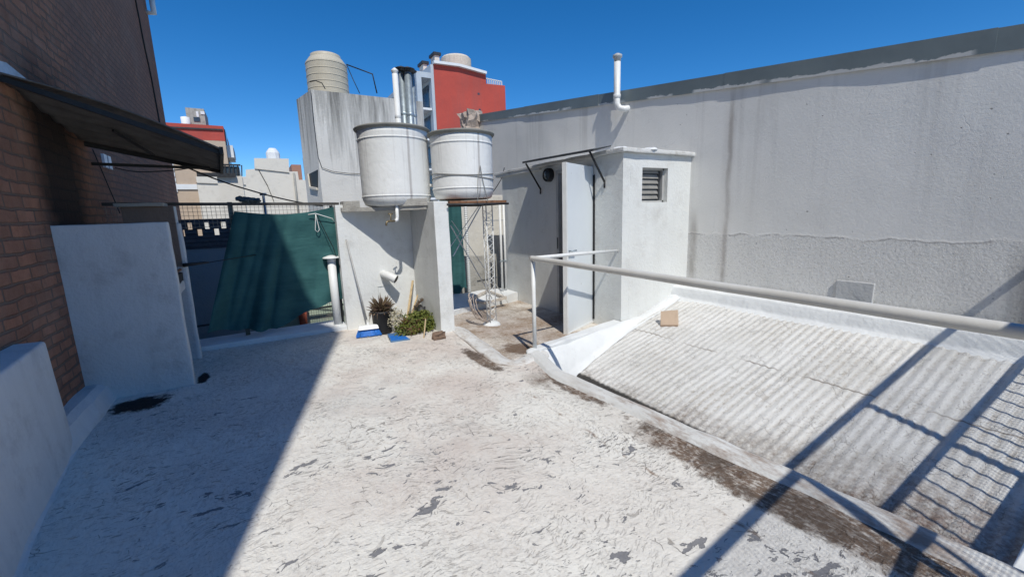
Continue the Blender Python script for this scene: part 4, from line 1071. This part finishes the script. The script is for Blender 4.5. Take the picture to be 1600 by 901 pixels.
# round lamp
lp = thing('bulkhead_lamp', (XA-.03,5.70,2.10), 'round black bulkhead lamp fixed under the hut eaves left of the door', 'lamp')
def disc_x(q, c, r, prof, n=28):
    rings = []
    for rr, t_ in prof:
        rings.append([q.bm.verts.new((c[0]-t_, c[1]+rr*r*math.cos(2*PI*k/n), c[2]+rr*r*math.sin(2*PI*k/n))) for k in range(n)])
    for a_, b_ in zip(rings, rings[1:]):
        for k in range(n): q.bm.faces.new((a_[k],a_[(k+1)%n],b_[(k+1)%n],b_[k])).smooth = True
    q.bm.faces.new(rings[-1])
q = MB(); disc_x(q, (XA,5.66,2.08), .105, ((1,0),(1,.07),(.92,.085),(.85,.085),(.82,.06))); q.build('body', M['black'], lp)
q = MB(); disc_x(q, (XA-.06,5.66,2.08), .085, ((1,0),(.8,.02),(.5,.035),(.2,.04))); q.build('glass', M['glass_dark'], lp)
# handrail
hr = thing('handrail', (2.49,3.77,0), 'white pipe handrail running from the hut over its corner post towards the right foreground', 'railing')
HZ = 1.02
MB().tube([(2.49,3.77,-.02),(2.49,3.77,HZ-.02)], .022, 14).build('post', M['white_metal'], hr)
def mk_rail():
    n = N('rail_paint'); c = n.mix(n.ramp(n.noise(3,5),.35,.7),(.66,.655,.62),(.60,.585,.54)); x,y,z = n.xyz()
    rst = n.math('MULTIPLY', n.ramp(n.noise(5,6,.7,n.map(n.pos,(1,.4,1))),.60,.68), n.ramp(n.noise(1.2,2),.4,.6))
    c = n.mix(n.math('MULTIPLY',rst,.7), c, (.42,.27,.18)); return n.done(c,.5,n.noise(12,4),.003,spec=.4)
M['rail'] = mk_rail()
q = MB(); pts = [(2.49,3.80,HZ)]+[(2.49-.19*(k/24)+.004*math.sin(k), 3.77-k*.19, HZ-.0*k) for k in range(0,26)]
q.tube(pts, .0285, 18).build('long_rail', M['rail'], hr)
MB().tube([(2.485,3.77,HZ+.004),(3.3,3.95,HZ-.02),(XA+.01,4.17,.965)], .020, 14).build('short_rail', M['white_metal'], hr)
t = bmesh.new(); bmesh.ops.create_icosphere(t, subdivisions=3, radius=.10)
for w in t.verts: w.co = Vector((w.co.x,w.co.y,w.co.z*.45))+Vector(noise.noise_vector(w.co*12))*.02
for f in t.faces: f.smooth = True
bmesh.ops.translate(t, verts=t.verts[:], vec=Vector((2.47,3.74,-.01))); q = MB(); q.merge(t); q.build('mortar_foot', M['membrane'], hr)
# threshold membrane beside the hut corner
q = MB().prism([(2.46,3.70),(4.10,4.02),(4.10,4.20),(2.52,3.86)], 2, -.2, .012)
for kk in range(1,14): bmesh.ops.bisect_plane(q.bm, geom=q.bm.verts[:]+q.bm.edges[:]+q.bm.faces[:], plane_co=(2.46+kk*.118,0,0), plane_no=(1,0,0))
for w in q.bm.verts: w.co += Vector(noise.noise_vector(w.co*5))*.010
o = q.build('threshold_kerb', M['membrane'], origin=(3.3,3.95,0)); tag(o, 'white kerb between the entry floor and the corrugated roof from post to hut corner', 'kerb')
# cardboard box on the roof
cb_ = thing('cardboard_box', (4.35,3.5,0), 'small light brown cardboard box tilted on the corrugated roof near the hut', 'box')
pb = onz((1045,510), roofz(4.42)); 
def roofpt(p):
    d = dirp(p); t_ = (A0-H)/(d.z-B0*d.x); return CAM+d*t_
a, b = roofpt((1032,510)), roofpt((1059,510)); c_ = roofpt((1046,512))
ux = (b-a); ux.normalize(); wdt = (b-a).length; upv = Vector((.25,.38,.89)).normalized(); upv = (upv-ux*upv.dot(ux)).normalized(); nn = ux.cross(upv)
if nn.y < 0: nn = -nn
hgt = .205
q = MB(); vs_ = [a+Vector((0,0,.01))+ux*sx+upv*sz_+nn*sn for sn in (0,.045) for sx, sz_ in ((0,0),(wdt,0),(wdt-.005,hgt),(0.0,hgt-.015))]
q._new(vs_, ((0,1,2,3),(7,6,5,4),(0,4,5,1),(1,5,6,2),(2,6,7,3),(3,7,4,0))); q.build('carton', M['card'], cb_)
q = MB(); q.bar(vs_[0]-nn*.004, vs_[1]-nn*.004, .008, .02); q.build('flap', plain('card_dark',(.36,.26,.19),.9), cb_)

# ================================================================== FENCE BEHIND THE CAMERA (its shadow falls into the picture)
def fy_(x): return -.555+.12*(x-1)
gt = thing('mesh_gate', (2.5,-.3,0), 'tall metal mesh barrier behind the viewpoint whose shadow crosses the roofs', 'fence')
xs0, xs1 = -.9, 5.4
def fp(x, z): return Vector((x, fy_(x), z))
MB().bar(fp(xs0,2.10),fp(xs1,2.10),.035,.05).build('top_rail', M['dark_metal'], gt)
MB().bar(fp(xs0,1.33),fp(xs1,1.33),.035,.05).build('middle_rail', M['dark_metal'], gt)
MB().bar(fp(2.63,.73),fp(xs1,.73),.03,.17).build('bottom_plate', M['dark_metal'], gt)
for x_ in (-.9,.5,2.02,3.55,5.05): MB().bar(fp(x_,.0 if x_ < 2.5 else -.4),fp(x_,2.1),.05,.04).build('post', M['dark_metal'], gt)
x_ = -.8; random.seed(1)
while x_ < 5.35:
    if min(abs(x_-k) for k in (-.9,.5,2.02,3.55,5.05)) > .05: MB().bar(fp(x_,.74),fp(x_,1.33),.014).build('baluster', M['dark_metal'], gt)
    x_ += .14
q = MB(); x_ = xs0
while x_ < xs1: q.bar(fp(x_,.75)+Vector((0,-.02,0)), fp(x_,2.1)+Vector((0,-.02,0)), .0021); x_ += .027
z_ = .78
while z_ < 2.1: q.bar(fp(xs0,z_)+Vector((0,-.02,0)), fp(xs1,z_)+Vector((0,-.02,0)), .0021); z_ += .027
q.build('mesh_infill', M['dark_metal'], gt)

# ================================================================== BACKGROUND
# tower with stained render and tank
sT = 13/9
yT = 13.0
cTL = ony((486,140), yT); cTR = ony((660,157), yT); zT = cTL.z
dv = dirp((180,352)); dv.z = 0; dv.normalize()
d467 = dirp((468,200)); d467.z = 0
# intersection of ray (t*d467) with corner + s*dv
cx, cy = cTL.x, cTL.y
den = d467.x*dv.y-d467.y*dv.x; tt = (cx*dv.y-cy*dv.x)/den; far = Vector((d467.x*tt, d467.y*tt, 0))
tw = thing('stair_tower', (3.2, 14, -.9), 'tall streaky grey and white rendered tower behind the tanks carrying a beige tank', 'tower')
sd = far-Vector((cx,cy,0))
poly = [(cx,cy),(cTR.x,cy),(cTR.x+sd.x,cy+sd.y),(far.x,far.y)]
MB().prism(poly, 2, -1.0, zT).build('wall', M['tower'], tw)
n1 = Vector((sd.y,-sd.x,0)).normalized()*-1
wc0 = d467  # small openings on the left face
def onside(p):
    d = dirp(p); den_ = d.x*dv.y-d.y*dv.x; t_ = (cx*dv.y-cy*dv.x)/den_; return CAM+d*t_
wp = [onside((483,272)), onside((497,265)), onside((497,295)), onside((486,293))]
off = Vector((-dv.y,dv.x,0)); off = off if off.x < 0 else -off
q = MB(); q._new([p_+off*.01 for p_ in wp]+[p_-off*.02 for p_ in wp], ((0,1,2,3),(7,6,5,4),(0,4,5,1),(1,5,6,2),(2,6,7,3),(3,7,4,0))); wn_ = q.build('window', M['black'], tw)
q = MB(); q.bar(wp[3]+off*.03, wp[2]+off*.03, .06); q.bar(wp[0]+off*.03, wp[3]+off*.03, .04); q.build('sill', M['far_white'], wn_)
q = MB(); q.tube([ony(p_, yT-.03) for p_ in ((486,145),(490,190),(497,245),(503,262),(520,268),(545,271),(575,272))], .008, 5); q.build('cable', M['black'], tw)
# beige tank
yk = 13.9; kc = ony((513,135), yk); rk = (ony((546,110), yk).x-ony((482,110), yk).x)/2; zk = ony((515,84), yk).z
bt_ = thing('beige_tank', (kc.x,yk,zT), 'ribbed beige plastic water tank standing on top of the streaky tower', 'water tank')
hk = zk-zT; prof = [(0,0),(rk*.97,0)]
hk *= .93
for k in range(6):
    z_ = .06+k*(hk*.72)/5; prof += [(rk*.99,z_-.014),(rk*1.006,z_-.005),(rk*1.006,z_+.006),(rk*.99,z_+.016)]
prof += [(rk*.985,hk*.80),(rk*.80,hk*.92),(rk*.70,hk*.94)]
MB().lathe((kc.x,yk,zT), prof, 56, False).build('tank_body', M['tank_beige'], bt_)
MB().lathe((kc.x,yk,zT+hk*.93), ((rk*.72,0),(rk*.72,hk*.07),(rk*.66,hk*.085),(0,hk*.10)), 30).build('lid', M['tank_beige'], bt_)
q = MB(); e_ = Vector((kc.x+rk*.9,yk-.3,zT+hk*.8)); q.tube([e_, ony((582,116),yT+.1), ony((589,146),yT+.1)], .018, 6); q.build('hose', M['black'], bt_)
q = MB().tube([e_, ony((552,125),yT+.2), ony((562,146),yT+.1)], .012, 6); q.build('hose', M['black'], bt_); q = MB()
q.tube([ony((484,128),yT+.3), ony((493,126),yT+.2), ony((503,130),yT+.2), ony((508,139),yT+.1)], .014, 6); q.build('hose', M['black'], bt_)
# flues
flues = [((617,116),.05,'pvc'),((627,113),.062,'galv'),((637,114),.066,'galv'),((643,117),.05,'galv')]
labels = ['white slim flue, leftmost of the pipes rising behind the left tank','grey metal flue with black cowl beside the white flue','thick galvanised flue with dark cowl, third from left behind the tank','thin galvanised flue at the right end of the row behind the tank']
for i, (p_, r_, mt) in enumerate(flues):
    y_ = 8.0+(.12 if i % 2 else 0); tp_ = ony(p_, y_); bt2 = tp_.x
    f_ = thing('flue', (bt2,y_,-.9), labels[i], 'flue', 'flues behind the left tank')
    MB().tube([(bt2,y_,-.9),(bt2,y_,tp_.z)], r_, 14).lathe((bt2,y_,tp_.z-.75), ((r_,0),(r_*1.1,.01),(r_*1.1,.05),(r_,.06)), 14).build('pipe', M[mt], f_)
    MB().lathe((bt2,y_,tp_.z), ((r_*.9,0),(r_*1.0,.02),(r_*(2.0 if i else 1.3),.05),(r_*(2.0 if i else 1.3),.06),(r_*.4,.10),(0,.11)), 16).build('cowl', M['dark_metal'] if i else M['pvc'], f_)
# rubble chunk behind tank 2
rp = ony((737,196), 10.9)
t = bmesh.new(); bmesh.ops.create_cube(t, size=1); bmesh.ops.subdivide_edges(t, edges=t.edges[:], cuts=6, use_grid_fill=True)
for w in t.verts: w.co = Vector((w.co.x*.5,w.co.y*.5,w.co.z*1.0))+Vector(noise.noise_vector(w.co*4))*.12
bmesh.ops.translate(t, verts=t.verts[:], vec=Vector((rp.x,10.9,rp.z-.18))); q = MB(); q.merge(t)
q.box((rp.x-.6,10.9,-.9),(rp.x+.3,11.2,rp.z-.4)); q.box((rp.x-1.1,10.95,rp.z-.6),(rp.x+.4,11.15,rp.z-.25), .02, .2, .03)
o = q.build('broken_pier', M['rubble'], origin=(rp.x,11,-.9)); tag(o, 'broken masonry stump showing raw brick behind the right tank', 'masonry')

def wins(parent, spots, y, mat, sill=None, dep=.12):
    for (x0,z0,x1,z1) in spots:
        w = MB().box((x0,y-.02,z0),(x1,y+dep,z1)).build('window', mat, parent)
        if sill: MB().box((x0-.1,y-.15,z0-.15),(x1+.1,y-.021,z0)).build('sill', sill, w)

# red apartment block
yR = 42.0
rb_ = thing('red_apartment_block', (22,yR+6,-12), 'red sided apartment block with grey balcony front seen above the tanks', 'building')
def X(p): return ony(p, yR).x
def Z(p): return ony(p, yR).z
pt = [(677,99),(716,104),(759,116),(760,131),(789,134)]
poly = [(ony(pt[0],yR).x,-12.4)]+[(ony(p_,yR).x, ony(p_,yR).z) for p_ in pt]+[(ony(pt[-1],yR).x+.2,-12.4)]
yR2 = onx((645,122), X((677,99))).y
MB().prism(poly, 1, yR, yR+14).build('red_wall', M['far_red'], rb_)
xr = X((677,99)); ztop = Z((677,99))
q = MB()
for a_, b_ in zip(pt[:3], pt[1:3]): q.bar(ony(a_,yR-.1)+Vector((0,0,.08)), ony(b_,yR-.1)+Vector((0,0,.08)), .5, .25)
q.build('coping', M['far_pale'], rb_)
# grey balcony front, facing left
n_fl = 9; fh = 2.9
MB().box((xr-.3,yR+.05,-12.4),(xr+.02,yR+13.9,ztop-.1)).build('front_wall', M['far_grey'], rb_)
for k in range(n_fl):
    z_ = ztop-1.2-(k+1)*fh*1.0
    for (y0_, y1_) in ((yR+.3,yR+5.8),(yR+7.2,yR+12.6)):
        bal = MB().box((xr-1.7,y0_,z_-.2),(xr-.3,y1_,z_)).build('balcony', M['far_pale'], rb_)
        q = MB(); q.box((xr-1.72,y0_,z_+1.0),(xr-1.62,y1_,z_+1.1))
        yy = y0_+.15
        while yy < y1_: q.box((xr-1.70,yy,z_),(xr-1.64,yy+.08,z_+1.0)); yy += .5
        q.build('railing', M['far_pale'], bal)
        MB().box((xr-.36,y0_+.5,z_+.05),(xr-.303,y1_-.5,z_+2.3)).build('window', M['glass_dark'], rb_)
q = MB()
for y_ in (yR+.05,yR+6.1,yR+13.0): q.box((xr-1.8,y_,-12.4),(xr-1.3,y_+.4,ztop-1.4))
q.box((xr-1.8,yR+.05,ztop-1.4),(xr-.3,yR+13.4,ztop-.9)); q.build('column', M['far_grey'], rb_)
# roof structures
a, b = ony((700,86),yR+3), ony((743,88),yR+3)
cc = (a.x+b.x)/2+.6; rr = (b.x-a.x)/2+.1
MB().lathe((cc,yR+6,ztop-1), ((rr,0),(rr,ony((720,90),yR+5).z-ztop+1.0),(rr-.2,ony((720,90),yR+5).z-ztop+1.2),(0,ony((720,90),yR+5).z-ztop+1.2)), 28, False).build('roof_tank', plaster('roof_tank_white',(.66,.60,.50),(.35,.30,.25),.6,.02,scale=.6,streak=.5), rb_)
for p0, p1 in (((679,86),(687,99)),((661,100),(668,110))):
    a, b = ony(p0,yR+4), ony(p1,yR+4)
    MB().box((a.x,yR+4,b.z-1.5),(b.x,yR+5.2,a.z)).build('chimney', M['far_white'], rb_)
    MB().box((a.x-.15,yR+3.85,a.z+.001),(b.x+.15,yR+5.35,a.z+.28)).build('chimney_cap', M['dark_metal'], rb_)
q = MB(); a, b = ony((761,126),yR), ony((786,131),yR)
for k in range(9):
    p_ = a.lerp(b, k/8); q.bar(p_+Vector((0,.3,-.4)), p_+Vector((0,.3,.3)), .08)
q.bar(a+Vector((0,.3,.3)), b+Vector((0,.3,.3)), .08); q.build('roof_railing', M['far_pale'], rb_)
wins(rb_, [(X((746,140)),Z((746,148)),X((749,140)),Z((746,145))),(X((748,170)),Z((748,173)),X((751,170)),Z((748,170)))], yR, M['glass_dark'])

# white stepped building
yS = 24.0
sb = thing('stepped_building', (0,yS+3,-12), 'cream stepped rooftop building with a small tank on its highest step', 'building')
pp = [(306,276),(384,276),(384,265),(398,264),(397,247),(451,248),(452,268),(465,268),(467,281),(500,281)]
poly = [(ony((306,276),yS).x,-12.4)]+[(ony(p_,yS).x, ony(p_,yS).z) for p_ in pp]+[(ony((500,281),yS).x,-12.4)]
MB().prism(poly, 1, yS, yS+8).build('wall', M['far_white'], sb)
a = ony((427,246),yS+1); r_ = .30; hz = ony((427,232),yS+1).z-a.z
MB().lathe((a.x,yS+1,a.z-.1), ((0,0),(r_,0),(r_*1.02,hz*.7),(r_*.8,hz*.98),(r_*.5,hz+.1),(0,hz+.12)), 10, False).build('roof_tank', M['far_pale'], sb)
q = MB()
for p0, p1 in (((398,264),(452,270)),((306,286),(384,289))): q.bar(ony(p0,yS-.03), ony(p1,yS-.03), .022)
q.tube([ony((404,265),yS-.03), ony((418,290),yS-.03), ony((428,315),yS-.03)], .014, 5); q.build('wall_cable', M['dark_metal'], sb)
a, b = ony((459,270),yS-.05), ony((461,320),yS-.05); MB().tube([(a.x,yS-.05,a.z),(a.x,yS-.05,b.z-1)], .05, 6).build('drain_pipe', M['far_concrete'], sb)
# tan building left
yN = 26.0
tb = thing('tan_building', (-5,yN+3,-12), 'tan brick building with a white band between the brick wall and the cream one', 'building')
a, b = ony((268,262),yN), ony((312,262),yN); xa_, xb_ = ony((240,262),yN).x, ony((330,262),yN).x
MB().box((xa_,yN,-12.4),(xb_,yN+8,ony((290,258),yN).z)).build('wall', M['far_tan'], tb)
MB().box((xa_,yN-.06,ony((300,296),yN).z),(ony((308,290),yN).x,yN-.002,ony((300,288),yN).z)).build('white_band', M['far_pale'], tb)
q = MB()
for k in range(7):
    z_ = ony((276,300-8*k),yN).z; q.box((ony((273,300),yN).x,yN-.05,z_),(ony((278,300),yN).x,yN-.002,z_+.18))
q.build('quoin', M['far_pale'], tb)
# red topped block far left
yL = 48.0
lb = thing('red_topped_block', (-8,yL+5,-12), 'apartment block with a red upper wall and beige lower wall at the left', 'building')
def XLb(p): return ony(p,yL).x
zt_, zm = ony((300,194),yL).z, ony((300,218),yL).z
MB().box((XLb((225,200)),yL,zm),(XLb((349,200)),yL+9,zt_)).build('red_wall', M['far_red'], lb)
MB().box((XLb((225,200)),yL+.01,-12.4),(XLb((349,200))-.01,yL+9,zm-.002)).build('beige_wall', M['far_tan'], lb)
MB().bar(ony((266,199),yL-.05), ony((348,203),yL-.05), .12).build('cornice', M['dark_metal'], lb)
x_ = XLb((349,200))
for k in range(7):
    z_ = zt_-1.5-k*2.8
    bal = MB().box((x_+.002,yL+1,z_-1.1),(x_+.5,yL+5,z_)).build('balcony', M['far_pale'], lb)
    MB().box((x_+.502,yL+1.2,z_-.9),(x_+.55,yL+4.8,z_-.2)).build('rail_panel', M['far_grey'], bal)
    MB().box((x_+.003,yL+1.6,z_+.02),(x_+.06,yL+4,z_+1.5)).build('window', M['glass_dark'], lb)
a, b = ony((289,168),yL+3), ony((322,196),yL+3)
tk = MB().box((a.x,yL+3,b.z-1),(b.x,yL+7,a.z)).build('roof_house', M['far_concrete'], lb)
for p0,p1,mt in (((306,174),(311,183),'far_pale'),((313,174),(320,179),'far_pale'),((302,183),(313,190),'glass_dark')):
    u_, w_ = ony(p0,yL+2.95), ony(p1,yL+2.95); MB().box((u_.x,yL+2.93,w_.z),(w_.x,yL+2.998,u_.z)).build('panel', M[mt], tk)
a, b = ony((286,186),yL+2), ony((292,193),yL+2); MB().lathe(((a.x+b.x)/2,yL+2.5,zt_), ((.35,0),(.35,1.0),(0,1.1)), 14).build('small_tank', M['far_pale'], lb)
# dark glazed roof shed with tank, beside the awning end
yD = 20.0
ds = thing('glazed_shed', (-1.6,yD+1,-12), 'dark glazed rooftop shed between awning and cream building', 'shed')
a, b = ony((336,257),yD), ony((378,275),yD)
MB().box((a.x,yD,-12.4),(b.x,yD+1.5,b.z)).build('base_wall', M['far_white'], ds)
MB().box((a.x,yD+.05,b.z+.002),(b.x-.05,yD+1.4,a.z-.05)).build('glazing', M['glass_dark'], ds)
q = MB()
for k in range(7):
    x_ = a.x+(b.x-a.x)*k/6; q.bar((x_,yD+.01,b.z),(x_+.04,yD+.01,a.z),.04)
q.bar((a.x,yD+.01,a.z),(b.x,yD+.01,a.z),.06); q.bar((a.x-.6,yD-.1,b.z+.02),(b.x-.2,yD-.1,b.z+.02),.12,.14); q.build('frame', M['dark_metal'], ds)
# small brown building far right of tower's left
yQ = 60.0
bq = thing('brown_block', (8,yQ+4,-12), 'small brown block peeping out left of the streaky tower', 'building')
a, b = ony((455,257),yQ), ony((474,290),yQ)
MB().box((a.x,yQ,-12.4),(b.x,yQ+8,a.z)).build('wall', M['far_brown'], bq)
MB().box((ony((472,240),yQ).x,yQ-3,-12.4),(ony((479,240),yQ).x,yQ-.01,ony((474,247),yQ).z)).build('stair_core', M['far_concrete'], bq)
wins(bq, [(ony((457,270),yQ).x,ony((457,279),yQ).z,ony((460,270),yQ).x,ony((457,273),yQ).z)], yQ, M['glass_dark'])

# ---- overhead cables
def cable(name, pts, label, r=.006):
    P3 = [Vector(p_) for p_ in pts]; out = []
    for a_, b_ in zip(P3, P3[1:]):
        L = (b_-a_).length
        for k in range(12):
            t_ = k/12; v_ = a_.lerp(b_, t_); v_.z -= 4*t_*(1-t_)*L*.025; out.append(v_)
    out.append(P3[-1]); o = MB().tube(out, r, 5).build(name, M['black'], origin=out[0]); tag(o, label, 'cable')
cable('cable', [ony((293,262),6.3), ony((390,297),6.35), ony((505,322),6.35)], 'thin black cable sagging from the awning rod to the netting corner', .009)
cable('cable', [onx((180,262),XL+.02), ony((240,268),6.3), ony((300,262),6.3)], 'short slack black wire under the awning rod against the brick wall', .006)
cable('cable', [ony((495,335),6.15), ony((520,385),6.1), ony((540,440),6.1)], 'thin dark cord hanging diagonally down the green netting', .005)
cable('cable', [ony((770,300),7.6), ony((783,280),7.3), ony((788,262),7.2)], 'loose black cable end at the left eaves corner of the hut', .008)
